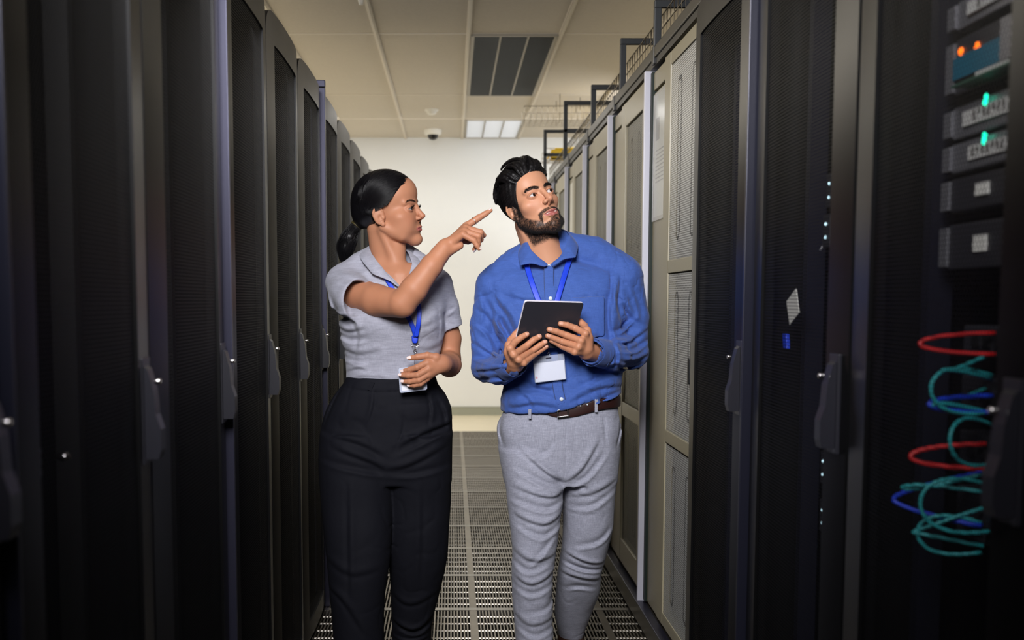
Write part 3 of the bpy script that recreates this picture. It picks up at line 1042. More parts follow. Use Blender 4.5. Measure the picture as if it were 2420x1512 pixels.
def surface(sc, lo, hi, h, B=16, slack=1.4, smooth=1):
    """surface nets on a block-sparse grid; returns V, F(quads)"""
    lo, hi = np.asarray(lo, float), np.asarray(hi, float)
    nb = np.maximum(np.ceil((hi - lo) / (h * B)).astype(int), 1)
    n1 = nb * B + 2
    gi = np.stack(np.meshgrid(*[np.arange(k) for k in nb], indexing='ij'), -1).reshape(-1, 3)
    cen = lo + (gi + 0.5) * B * h
    half = B * h * math.sqrt(3) / 2
    act = []
    for i in range(0, len(cen), 20000):
        act.append(np.abs(sc.eval(cen[i:i + 20000].astype(F32))) < half * slack + h)
    act = np.concatenate(act)
    gi, cen = gi[act], cen[act]
    ax = np.arange(B + 1)
    g = np.stack(np.meshgrid(ax, ax, ax, indexing='ij'), -1).reshape(-1, 3)
    Vk, Vp, Ek = [], [], []
    S = B + 1
    corners = [(i, j, k) for i in (0, 1) for j in (0, 1) for k in (0, 1)]
    edges = [(0, 1), (2, 3), (4, 5), (6, 7), (0, 2), (1, 3), (4, 6), (5, 7), (0, 4), (1, 5), (2, 6), (3, 7)]
    cvec = np.array(corners, float)
    stride = np.array([n1[1] * n1[2], n1[2], 1], np.int64)
    for b, c in zip(gi, cen):
        base = b * B
        p = (lo + (base + g) * h).astype(F32)
        d = sc.eval(p, c, half).reshape(S, S, S)
        if d.min() > 0 or d.max() < 0:
            continue
        neg = d < 0
        cs = np.stack([neg[i:B + i, j:B + j, k:B + k] for (i, j, k) in corners], -1)
        s = cs.sum(-1)
        cells = np.argwhere((s > 0) & (s < 8))
        if len(cells) == 0:
            continue
        dv = np.stack([d[cells[:, 0] + i, cells[:, 1] + j, cells[:, 2] + k] for (i, j, k) in corners], -1)
        acc = np.zeros((len(cells), 3)); cnt = np.zeros(len(cells))
        for (e0, e1) in edges:
            a0, a1 = dv[:, e0], dv[:, e1]
            m = (a0 < 0) != (a1 < 0)
            t = np.where(m, a0 / np.where(m, a0 - a1, 1), 0)
            pt = cvec[e0] + t[:, None] * (cvec[e1] - cvec[e0])
            acc += pt * m[:, None]; cnt += m
        Vp.append(lo + (base + cells + acc / cnt[:, None]) * h)
        Vk.append((base + cells) @ stride)
        for axn in range(3):
            sl0 = [slice(0, B)] * 3
            sl1 = [slice(0, B)] * 3
            sl1[axn] = slice(1, B + 1)
            n0, n1_ = neg[tuple(sl0)], neg[tuple(sl1)]
            q = np.argwhere(n0 != n1_)
            if len(q):
                fl = n0[q[:, 0], q[:, 1], q[:, 2]]
                Ek.append((axn, base + q, fl))
    Vp, Vk = np.concatenate(Vp), np.concatenate(Vk)
    o = np.argsort(Vk)
    Vk, Vp = Vk[o], Vp[o]
    faces = []
    for (axn, q, fl) in Ek:
        u, w = [(1, 2), (2, 0), (0, 1)][axn]
        ok = (q[:, u] > 0) & (q[:, w] > 0)
        q, fl = q[ok], fl[ok]
        ids = []
        good = np.ones(len(q), bool)
        for (du, dw) in ((-1, -1), (0, -1), (0, 0), (-1, 0)):
            r = q.copy(); r[:, u] += du; r[:, w] += dw
            key = r @ stride
            i = np.searchsorted(Vk, key)
            i = np.minimum(i, len(Vk) - 1)
            good &= Vk[i] == key
            ids.append(i)
        f = np.stack(ids, 1)
        f[~fl] = f[~fl][:, ::-1]
        faces.append(f[good])
    Fq = np.concatenate(faces)
    for _ in range(smooth):
        Vp = relax(Vp, Fq, 0.5)
    return Vp, Fq


def relax(V, Fq, lam=0.5):
    acc = np.zeros_like(V); cnt = np.zeros(len(V))
    for i in range(Fq.shape[1]):
        a, b = Fq[:, i], Fq[:, (i + 1) % Fq.shape[1]]
        for k in range(3):
            acc[:, k] += np.bincount(a, V[b, k], len(V)) + np.bincount(b, V[a, k], len(V))
        cnt += np.bincount(a, minlength=len(V)) + np.bincount(b, minlength=len(V))
    ok = cnt > 0
    out = V.copy()
    out[ok] = V[ok] + lam * (acc[ok] / cnt[ok][:, None] - V[ok])
    return out


def normals(V, Fq):
    n = np.cross(V[Fq[:, 2]] - V[Fq[:, 0]], V[Fq[:, 3]] - V[Fq[:, 1]])
    N = np.zeros_like(V)
    for i in range(4):
        for k in range(3):
            N[:, k] += np.bincount(Fq[:, i], n[:, k], len(V))
    return N / (np.linalg.norm(N, axis=1, keepdims=True) + 1e-12)


def strands(paths, r0, r1, seg=3):
    """paths (n, m, 3) -> tubes; returns V, F"""
    paths = np.asarray(paths, float)
    n, m, _ = paths.shape
    t = np.gradient(paths, axis=1)
    t /= np.linalg.norm(t, axis=2, keepdims=True) + 1e-12
    a = np.where(np.abs(t[..., 2:3]) < 0.9, np.array([0, 0, 1.0]), np.array([1.0, 0, 0]))
    u = np.cross(t, a); u /= np.linalg.norm(u, axis=2, keepdims=True) + 1e-12
    w = np.cross(t, u)
    rr = np.linspace(r0, r1, m)[None, :, None]
    V = np.stack([paths + rr * (math.cos(2 * math.pi * k / seg) * u + math.sin(2 * math.pi * k / seg) * w) for k in range(seg)], 2)
    V = V.reshape(-1, 3)
    i, j, k = np.meshgrid(np.arange(n), np.arange(m - 1), np.arange(seg), indexing='ij')
    k2 = (k + 1) % seg
    f = np.stack([i * m * seg + j * seg + k, i * m * seg + j * seg + k2, i * m * seg + (j + 1) * seg + k2, i * m * seg + (j + 1) * seg + k], -1).reshape(-1, 4)
    return V, f


def join(parts):
    V, Fs, C_, o = [], [], [], 0
    for q in parts:
        V.append(q[0]); Fs.append(q[1] + o); o += len(q[0])
        if len(q) > 2:
            C_.append(q[2])
    return np.concatenate(V), np.concatenate(Fs), (np.concatenate(C_) if C_ else None)


def folds(lines, front_y, base=None):
    """cloth folds drawn as (px,py) polylines at depth Y: a ridge with a sharper valley beside it"""
    segs = []
    for (pts, amp, wid, Y) in lines:
        W = np.array([P(a, b, Y)[[0, 2]] for (a, b) in pts])
        t = np.arange(len(W))
        tt = np.linspace(0, len(W) - 1, (len(W) - 1) * 4 + 1)
        W = np.stack([catmull(t, W[:, 0])(tt), catmull(t, W[:, 1])(tt)], 1)
        segs.append((W, amp, wid))

    def f(p):
        x, z = p[:, 0].astype(float), p[:, 2].astype(float)
        out = np.zeros(len(p))
        for (W, amp, wid) in segs:
            pad = 3.5 * wid
            if x.min() > W[:, 0].max() + pad or x.max() < W[:, 0].min() - pad or z.min() > W[:, 1].max() + pad or z.max() < W[:, 1].min() - pad:
                continue
            n = len(W)
            best = np.full(len(p), 1e9); sd = np.zeros(len(p)); tb = np.zeros(len(p))
            for i in range(n - 1):
                a = W[i]; ab = W[i + 1] - a
                l2 = ab @ ab + 1e-12
                h = np.clip(((x - a[0]) * ab[0] + (z - a[1]) * ab[1]) / l2, 0, 1)
                dx, dz = x - a[0] - h * ab[0], z - a[1] - h * ab[1]
                dd = dx * dx + dz * dz
                m = dd < best
                best = np.where(m, dd, best)
                sd = np.where(m, np.sign(ab[0] * dz - ab[1] * dx), sd)
                tb = np.where(m, (i + h) / (n - 1), tb)
            r = np.sqrt(best)
            s_ = r * sd * (1 if W[-1, 0] >= W[0, 0] else -1)
            taper = np.sin(np.pi * np.clip(tb * 0.96 + 0.02, 0, 1)) ** 0.7
            if wid < 0.0045:
                e = np.exp(-best / (wid * wid))
            else:
                e = np.exp(-best / (wid * wid)) - 0.75 * np.exp(-((s_ + 1.25 * wid) / (0.62 * wid)) ** 2) * (r < 3 * wid)
            out += amp * 0.8 * e * taper
        return out
    return f


def vnoise(p, scale, seed=0):
    """smooth value noise, -1..1"""
    q = p.astype(float) * scale + seed * 17.31
    i = np.floor(q).astype(np.int64)
    f = q - i
    f = f * f * (3 - 2 * f)
    out = 0
    for dx in (0, 1):
        for dy in (0, 1):
            for dz in (0, 1):
                n = (i[:, 0] + dx) * 374761393 + (i[:, 1] + dy) * 668265263 + (i[:, 2] + dz) * 2147483647 + seed * 1274126177
                n = (n ^ (n >> 13)) * 1274126177
                n = (n ^ (n >> 16)) & 0xFFFF
                v = n / 32767.5 - 1
                w = (f[:, 0] if dx else 1 - f[:, 0]) * (f[:, 1] if dy else 1 - f[:, 1]) * (f[:, 2] if dz else 1 - f[:, 2])
                out = out + v * w
    return out


def head_basis(yaw, pitch, roll):
    yaw, pitch, roll = R(yaw), R(pitch), R(roll)
    f = np.array([math.cos(pitch) * math.sin(yaw), -math.cos(pitch) * math.cos(yaw), math.sin(pitch)])
    l = np.array([math.cos(yaw), math.sin(yaw), 0.0])
    u = np.cross(f, l)
    u = u if u[2] > 0 else -u
    l2 = l * math.cos(roll) + u * math.sin(roll)
    u2 = u * math.cos(roll) - l * math.sin(roll)
    return np.stack([l2, f, u2])          # rows: x = own left, y = forward, z = up


EYE = np.array([0.0315, 0.0685, 0.002])


def sculpt_head(T, male):
    S = Sculpt(T)
    S.ell((0, -0.012, 0.040), (0.0705, 0.0870, 0.0765))
    S.ell((0, 0.028, 0.048), (0.0605, 0.0545, 0.056), k=0.02)
    S.ell((0, 0.030, -0.020), (0.0600, 0.0545, 0.064), k=0.02)
    jw = 0.053 if male else 0.051
    for s in (-1, 1):
        S.chain([(s * jw, -0.004, -0.048), (s * (jw - 0.013), 0.042, -0.085), (0, 0.068, -0.100)], [0.016, 0.0145, 0.0165], k=0.022)
    S.ell((0, 0.018, -0.068), (0.053, 0.058, 0.036), k=0.02)
    S.ell((0, 0.0735 if male else 0.0675, -0.0985), (0.0195 if male else 0.0170, 0.0175, 0.0165), k=0.014 if male else 0.024)
    for s in (-1, 1):
        S.ell((s * 0.0445, 0.0465 if male else 0.0450, -0.019), (0.020, 0.0195, 0.018), k=0.022)
        S.rc((s * 0.042, 0.062, 0.0215), (s * 0.010, 0.0775, 0.0215), 0.0085, 0.0095 if male else 0.0075, k=0.014)
    for s in (-1, 1):
        S.ell((s * 0.0315, 0.0930, 0.001), (0.0205, 0.0175, 0.0125), k=0.010, mode='sub')
    # nose
    if male:
        S.chain([(0, 0.0775, 0.020), (0, 0.0870, 0.004), (0, 0.0985, -0.018), (0, 0.1040, -0.0265)], [0.0085, 0.0072, 0.0078, 0.0090], k=0.010, k_in=0.008)
    else:
        S.ell((0, 0.034, 0.052), (0.056, 0.0535, 0.050), k=0.02)
        for s in (-1, 1):
            S.ell((s * 0.029, 0.044, -0.046), (0.031, 0.036, 0.044), k=0.03)
        S.chain([(0, 0.0770, 0.020), (0, 0.0835, 0.006), (0, 0.0925, -0.014), (0, 0.0995, -0.0240)], [0.0085, 0.0070, 0.0074, 0.0088], k=0.010, k_in=0.008)
    for s in (-1, 1):
        S.ell((s * 0.0120, 0.0915 if male else 0.0885, -0.0305), (0.0070 if male else 0.0060, 0.0098, 0.0066), k=0.006)
    S.rc((0, 0.101 if male else 0.0955, -0.0335 if male else -0.0315), (0, 0.0880, -0.0385), 0.0042, 0.0045, k=0.006)
    for s in (-1, 1):
        S.ell((s * 0.0062, 0.0975 if male else 0.0930, -0.0390), (0.0032, 0.0060, 0.0034) if male else (0.0024, 0.0045, 0.0026), k=0.0015, mode='sub')
    # mouth
    S.ell((0, 0.058, -0.063), (0.036, 0.0315, 0.0250), k=0.015)
    S.ell((0, 0.0970, -0.0850), (0.017, 0.0065, 0.0050), k=0.008, mode='sub')
    S.rc((0, 0.0975, -0.043), (0, 0.0965, -0.0535), 0.0028, 0.0028, k=0.004, mode='sub')
    dl = 0.0036 if male else 0.0               # lips slightly parted
    ly = 0.0 if male else -0.0014
    for s in (-1, 1):
        S.chain([(s * 0.0265, 0.0755 + ly, -0.0637), (s * 0.013, 0.0865 + ly, -0.0597), (s * 0.004, 0.0898 + ly, -0.0588), (0, 0.0894 + ly, -0.0595)], [0.0022, 0.0036, 0.0040, 0.0037], k=0.0035)
        S.chain([(s * 0.0250, 0.0755 + ly, -0.0650), (s * 0.012, 0.0860 + ly, -0.0682 - dl), (0, 0.0888 + ly, -0.0692 - dl)], [0.0020, 0.0044, 0.0050], k=0.0035)
        S.chain([(s * 0.0285, 0.0765 + ly, -0.0642), (s * 0.013, 0.0885 + ly, -0.0640 - dl * 0.5), (0, 0.0925 + ly, -0.0642 - dl * 0.5)], [0.0008, 0.0011 + dl * 0.45, 0.0012 + dl * 0.5], k=0.0012, mode='sub')
    # eyes: lid bulge, then the almond opening
    for s in (-1, 1):
        e = EYE * [s, 1, 1]
        S.ell(e, (0.0155, 0.0146, 0.0128), k=0.006)
        up, lo_ = (0.0062, 0.0048) if male else (0.0068, 0.0050)

        def almond(p, e=e, s=s, up=up, lo_=lo_):
            x = (p[:, 0] - e[0]) * s            # + towards the temple
            z = p[:, 2] - e[2] - 0.10 * x
            xs = x + 0.003
            top = up * np.maximum(1 - (xs / 0.0160) ** 2, -0.6)
            bot = -lo_ * np.maximum(1 - (x / 0.0155) ** 2, -0.6)
            d2 = np.maximum(z - top, bot - z)
            return np.maximum(d2, (e[1] + 0.0035) - p[:, 1]).astype(F32)
        S.fn(almond, e + [0, 0.012, 0], 0.016, k=0.0012, mode='sub')
        # lid crease
        S.chain([e + [s * 0.013, 0.0085, 0.0062], e + [s * 0.003, 0.0140, 0.0096], e + [-s * 0.010, 0.0120, 0.0072]], [0.0008, 0.0011, 0.0008], k=0.003, mode='sub')
    # ears
    for s in (-1, 1):
        c = np.array([s * 0.0640, 0.000 if male else -0.006, -0.010])
        rot = np.array([[0.90, 0.42 * s * 1.0, 0], [-0.42 * s, 0.90, 0], [0, 0, 1.0]])
        S.ell(c + [s * 0.0035, -0.004, 0.0], (0.0075, 0.0168, 0.0275), k=0.004, rot=rot)
        rim = [c + [s * fx_, fy_, fz_] for (fx_, fy_, fz_) in ((0.0020, 0.0080, 0.008), (0.0040, 0.0075, 0.016), (0.0055, 0.0040, 0.0235), (0.0085, -0.0040, 0.0275),
               (0.0115, -0.0135, 0.0235), (0.0130, -0.0185, 0.0130), (0.0120, -0.0180, 0.0010), (0.0090, -0.0130, -0.0130), (0.0060, -0.0050, -0.0240))]
        S.chain(rim, [0.0016, 0.0024, 0.0033, 0.0034, 0.0034, 0.0033, 0.0031, 0.0030, 0.0034], k=0.005, k_in=0.002)
        S.ell(c + [s * 0.004, 0.004, -0.0265], (0.0050, 0.0070, 0.0085), k=0.005)
        S.ell(c + [s * 0.0115, 0.001, -0.004], (0.0055, 0.0058, 0.0095), k=0.004, mode='sub')
        S.ell(c + [s * 0.0030, 0.0085, -0.006], (0.0036, 0.0035, 0.0050), k=0.006)
    return S


def to_local(V, T):
    o, B, s, zs = T
    L = ((V - o) @ B.T) / s
    L[..., 2] = np.where(L[..., 2] < 0, L[..., 2] / zs, L[..., 2])
    return L


def to_world(L, T):
    o, B, s, zs = T
    L = np.array(L, float)
    L[..., 2] = np.where(L[..., 2] < 0, L[..., 2] * zs, L[..., 2])
    return (L * s) @ B + o


def eyeball(T, s, gaze, parent, mats):
    """eyeball with iris and pupil as material zones; gaze = direction in head frame"""
    e = EYE * [s, 1, 1]
    g = np.asarray(gaze, float); g /= np.linalg.norm(g)
    a = np.cross(g, [0, 0, 1.0]); a /= np.linalg.norm(a)
    b = np.cross(a, g)
    r = 0.0121
    V, Fq, mi = [], [], []
    rings = [0.0, 0.10, 0.20, 0.24, 0.30, 0.38, 0.46, 0.50, 0.56, 0.75, 1.0, 1.3, 1.6, 2.0, 2.5, 3.1]
    seg = 28
    for th in rings:
        bulge = 1 + 0.05 * math.exp(-(th / 0.42) ** 2)
        for k in range(seg):
            ph = 2 * math.pi * k / seg
            V.append(e + r * bulge * (g * math.cos(th) + (a * math.cos(ph) + b * math.sin(ph)) * math.sin(th)))
    for i in range(len(rings) - 1):
        th = (rings[i] + rings[i + 1]) / 2
        for k in range(seg):
            k2 = (k + 1) % seg
            Fq.append((i * seg + k, i * seg + k2, (i + 1) * seg + k2, (i + 1) * seg + k))
            mi.append(2 if th < 0.22 else (1 if th < 0.5 else 0))
    V = to_world(np.array(V), T)
    me = np_mesh('eye', V, np.array(Fq), mats, True, mi=np.array(mi))
    return link('eye', me, parent)


def creases(p, sx, sz, seed, w=0.10):
    """thin wandering valleys of crumpled cloth, 0..1"""
    q = p * np.array([sx, sx, sz])
    a = vnoise(q, 1.0, seed) + 0.35 * vnoise(q, 2.3, seed + 1)
    m = np.clip(0.5 + 1.2 * vnoise(q, 0.45, seed + 2), 0, 1)
    return np.exp(-(a / w) ** 2) * m
# ================================================================== the man
YM = 3.10
TM = (np.array([0.2360, 3.10, 1.5400]), head_basis(24, 19, 16), 0.985, 1.0)
M['skin_man'] = mat('skin_man', (206, 152, 122), 0.48, spec=0.35, attr='tint', sss=0.06, bump=[(900, 0.12, 0.0006, (1, 1, 1))])
M['hair_black'] = mat('hair_black', (14, 12, 13), 0.46, spec=0.35)
M['beard'] = mat('beard_dark', (18, 14, 14), 0.6)
M['eye_white'] = mat('eye_white', (196, 188, 186), 0.10)
M['iris'] = mat('iris_brown', (34, 18, 12), 0.06)
M['pupil'] = mat('pupil', (6, 5, 5), 0.05)
M['teeth'] = mat('teeth', (224, 214, 204), 0.25)
M['nail'] = mat('fingernail_plain', (214, 164, 142), 0.3)
M['linen'] = mat('blue_linen', (61, 90, 160), 0.75, spec=0.2, sheen=0.12, weave=(800, 0.09), vary=(26, 0.05), bump=[(34, 0.4, 0.006, (1, 1, 1)), (90, 0.25, 0.002, (1, 1, 0.4)), (700, 0.2, 0.0005, (1, 1, 1))])
M['trousergrey'] = mat('grey_wool', (150, 152, 166), 0.85, spec=0.2, sheen=0.10, weave=(700, 0.16), vary=(700, 0.12), bump=[(26, 0.25, 0.005, (1, 1, 1)), (800, 0.2, 0.0005, (1, 1, 1))])
M['leather'] = mat('dark_brown_leather', (46, 24, 22), 0.4, bump=[(300, 0.15, 0.0005, (1, 1, 1))])
M['lanyard'] = mat('lanyard_blue', (22, 62, 206), 0.5, weave=(900, 0.06))
M['button'] = mat('shirt_button', (206, 214, 222), 0.3)
M['shoe'] = mat('shoe_brown', (52, 34, 26), 0.35)
SKM = np.array(lin((196, 142, 111)))


def px3(Y):
    return lambda a, b, dy=0.0: P(a, b, Y + dy)


# ---- shirt and trousers (their surface is what the photo shows; the body below follows them)
q = px3(YM)
shirtM = Sculpt()
secM = [(612, 1258, 1344, 3.125, 0.058), (628, 1236, 1400, 3.125, 0.068), (645, 1180, 1462, 3.12, 0.080), (680, 1160, 1482, 3.11, 0.098), (730, 1163, 1484, 3.105, 0.110), (790, 1174, 1478, 3.105, 0.114),
        (850, 1186, 1472, 3.11, 0.114), (910, 1190, 1467, 3.11, 0.120), (945, 1184, 1466, 3.11, 0.128), (990, 1184, 1464, 3.11, 0.126)]
f_, c_, r_ = loft(secM, 2.4)
shirtM.fn(f_, c_, r_)
shirtM.chain([P(1290, 590, 3.145), P(1220, 632, 3.14), P(1172, 672, 3.12)], [0.056, 0.060, 0.056], k=0.04)
shirtM.chain([P(1318, 588, 3.145), P(1400, 604, 3.14), P(1472, 646, 3.12)], [0.056, 0.060, 0.056], k=0.04)
armR = [P(1168, 684, 3.12), P(1150, 770, 3.125), P(1146, 868, 3.105)]
shirtM.chain(armR, [0.058, 0.050, 0.043], k=0.022, k_in=0.02)
shirtM.chain([P(1147, 868, 3.105), P(1182, 874, 3.01), P(1217, 858, 2.925)], [0.044, 0.044, 0.038], k=0.018, k_in=0.012)
armL = [P(1474, 660, 3.12), P(1492, 752, 3.13), P(1496, 832, 3.115)]
shirtM.chain(armL, [0.060, 0.053, 0.046], k=0.022, k_in=0.02)
shirtM.chain([P(1496, 832, 3.115), P(1450, 838, 3.01), P(1400, 832, 2.925)], [0.047, 0.046, 0.039], k=0.018, k_in=0.012)
# cut: hem over the belt (tilted) and open cuffs
hemL, hemR = P(1185, 974, YM), P(1462, 931, YM)
sl = (hemR[2] - hemL[2]) / (hemR[0] - hemL[0])


def hem_cut(p):
    zc = hemL[2] + sl * (p[:, 0] - hemL[0]) - 0.012 * np.exp(-((p[:, 0] - 0.30) / 0.09) ** 2)
    return ((zc - p[:, 2]) * 0.95).astype(F32)


shirtM.fn(hem_cut, c_, 1.0, k=0.012, mode='max')
for (ax, out) in (((P(1182, 874, 3.01), P(1217, 858, 2.925)), 0.030), ((P(1450, 838, 3.01), P(1400, 832, 2.925)), 0.031)):
    d_ = (ax[1] - ax[0]) / np.linalg.norm(ax[1] - ax[0])
    shirtM.rc(ax[1] - d_ * 0.012, ax[1] + d_ * 0.10, out, out + 0.004, k=0.003, mode='sub')

FM = folds([
    # placket edges and centre
    ([(1296, 640), (1299, 720), (1306, 830), (1318, 900), (1327, 960)], 0.0012, 0.012, YM),
    ([(1286, 650), (1290, 760), (1300, 880), (1312, 960)], -0.0030, 0.0034, YM),
    ([(1309, 650), (1312, 760), (1320, 880), (1338, 960)], -0.0030, 0.0034, YM),
    # chest pulls towards the arms
    ([(1172, 700), (1205, 740), (1232, 800)], 0.006, 0.012, YM), ([(1165, 740), (1196, 780), (1215, 830)], -0.006, 0.011, YM),
    ([(1180, 680), (1230, 700), (1280, 700)], 0.003, 0.012, YM),
    ([(1440, 660), (1425, 740), (1436, 820)], -0.006, 0.010, YM), ([(1455, 640), (1442, 720), (1446, 780)], 0.005, 0.010, YM),
    ([(1400, 690), (1380, 740), (1400, 790)], 0.003, 0.014, YM), ([(1250, 720), (1235, 790), (1220, 850)], 0.003, 0.012, YM),
    # waist blousing
    ([(1195, 950), (1260, 938), (1320, 948)], 0.006, 0.012, YM), ([(1330, 935), (1400, 905), (1462, 900)], 0.006, 0.011, YM), ([(1340, 915), (1410, 884), (1464, 878)], -0.005, 0.010, YM),
    ([(1200, 925), (1260, 912), (1310, 925)], -0.005, 0.010, YM), ([(1350, 955), (1420, 932), (1462, 920)], -0.005, 0.008, YM), ([(1210, 900), (1250, 935), (1262, 966)], 0.004, 0.009, YM),
    ([(1360, 880), (1400, 930), (1395, 950)], 0.004, 0.010, YM), ([(1230, 880), (1275, 905), (1310, 900)], 0.004, 0.010, YM),
    # right sleeve (photo left)
    ([(1130, 720), (1160, 745), (1185, 800)], 0.006, 0.010, YM), ([(1125, 760), (1158, 790), (1176, 835)], -0.006, 0.009, YM), ([(1120, 800), (1150, 822), (1178, 838)], 0.006, 0.009, YM),
    ([(1118, 840), (1150, 846), (1188, 845)], -0.007, 0.009, YM), ([(1120, 870), (1155, 862), (1190, 858)], 0.006, 0.008, YM), ([(1130, 898), (1165, 886), (1205, 886)], -0.005, 0.008, YM),
    ([(1140, 690), (1150, 730), (1146, 770)], -0.005, 0.010, YM), ([(1160, 700), (1172, 750), (1174, 800)], 0.005, 0.010, YM),
    ([(1178, 905), (1190, 880), (1196, 850)], -0.004, 0.007, YM), ([(1205, 896), (1212, 870), (1206, 838)], 0.004, 0.007, YM),
    # left sleeve (photo right)
    ([(1440, 800), (1480, 800), (1530, 770)], 0.007, 0.009, YM), ([(1440, 818), (1490, 822), (1534, 800)], -0.007, 0.008, YM), ([(1430, 782), (1462, 774), (1500, 740)], -0.006, 0.009, YM),
    ([(1446, 838), (1490, 845), (1530, 830)], 0.006, 0.009, YM), ([(1440, 862), (1480, 866), (1518, 858)], -0.005, 0.008, YM), ([(1470, 700), (1490, 740), (1520, 760)], 0.005, 0.010, YM),
    ([(1450, 690), (1460, 740), (1470, 780)], -0.006, 0.010, YM), ([(1490, 670), (1510, 720), (1516, 760)], -0.004, 0.010, YM), ([(1420, 800), (1428, 830), (1420, 868)], -0.005, 0.006, YM),
    ([(1436, 802), (1446, 835), (1440, 872)], 0.005, 0.007, YM), ([(1410, 862), (1440, 850), (1460, 862)], 0.004, 0.007, YM),
    # seams: shoulder and chest pocket
    ([(1440, 612), (1436, 680), (1437, 760)], -0.0030, 0.0036, YM), ([(1346, 703), (1390, 700), (1430, 699)], -0.0026, 0.0032, YM), ([(1347, 706), (1352, 745), (1356, 790)], -0.0022, 0.0032, YM),
    ([(1428, 702), (1428, 745), (1428, 792)], -0.0022, 0.0032, YM)], 3.11)


def shirtM_post(p, d):
    m = np.abs(d) < 0.03
    if m.any():
        pm = p[m]
        front = np.clip((3.13 - pm[:, 1]) / 0.03, 0, 1)
        disp = 1.45 * FM(pm) * front
        st = pm * np.array([1.0, 1.0, 0.55])
        disp -= 0.0030 * creases(pm, 16, 11, 41) + 0.0016 * creases(pm, 38, 30, 51)
        disp += 0.0022 * vnoise(st, 21, 3) + 0.0010 * vnoise(pm, 60, 4)
        d = d.copy()
        d[m] = d[m] - disp.astype(F32)
    return d


shirtM.post = shirtM_post


def on_surface(sc, px, py, y0=2.70, y1=3.25, back=0.0):
    """first point of the sculpt hit along the line of sight"""
    Y = np.arange(y0, y1, 0.002)
    pts = np.array([P(px, py, y) for y in Y])
    d = sc.eval(pts.astype(F32))
    i = np.argmax(d < 0)
    if d[i] >= 0:
        i = len(Y) - 1
    return P(px, py, Y[i] - 0.002 * (0 if i == 0 else max(0, d[i] / (d[i] - d[i - 1] - 1e-9))) - back)


# ---- trousers
trM = Sculpt()
f_, c_, r_ = loft([(940, 1192, 1456, 3.11, 0.108), (975, 1188, 1460, 3.11, 0.112), (1000, 1175, 1467, 3.115, 0.120), (1050, 1179, 1464, 3.125, 0.130), (1100, 1186, 1459, 3.13, 0.128), (1135, 1192, 1456, 3.13, 0.115)], 2.5)
trM.fn(f_, c_, r_)
legsM = ([(1060, 1182, 1345, 3.10, 0.105), (1110, 1188, 1334, 3.085, 0.108), (1150, 1195, 1331, 3.07, 0.106), (1200, 1200, 1328, 3.055, 0.100), (1250, 1206, 1321, 3.04, 0.092), (1300, 1210, 1314, 3.03, 0.086),
          (1350, 1208, 1308, 3.03, 0.080), (1400, 1210, 1306, 3.035, 0.076), (1450, 1214, 1306, 3.04, 0.072), (1512, 1219, 1307, 3.045, 0.070), (1615, 1222, 1310, 3.05, 0.070)],
         [(1060, 1310, 1460, 3.12, 0.105), (1110, 1322, 1458, 3.13, 0.108), (1150, 1325, 1455, 3.135, 0.106), (1200, 1329, 1450, 3.14, 0.100), (1250, 1331, 1446, 3.14, 0.092), (1300, 1327, 1434, 3.15, 0.084),
          (1350, 1319, 1421, 3.18, 0.076), (1400, 1313, 1415, 3.23, 0.070), (1440, 1311, 1400, 3.28, 0.064), (1480, 1316, 1384, 3.33, 0.058), (1505, 1322, 1376, 3.36, 0.054)])
for L_ in legsM:
    f_, c_, r_ = loft(L_, 2.2)
    trM.fn(f_, c_, r_, k=0.018)
beltL, beltR = P(1190, 940, YM), P(1462, 925, YM)
trM.fn(lambda p: ((p[:, 2] - (beltL[2] + (beltR[2] - beltL[2]) / (beltR[0] - beltL[0]) * (p[:, 0] - beltL[0]) - 0.004)) * 0.95).astype(F32), c_, 2.0, k=0.004, mode='max')
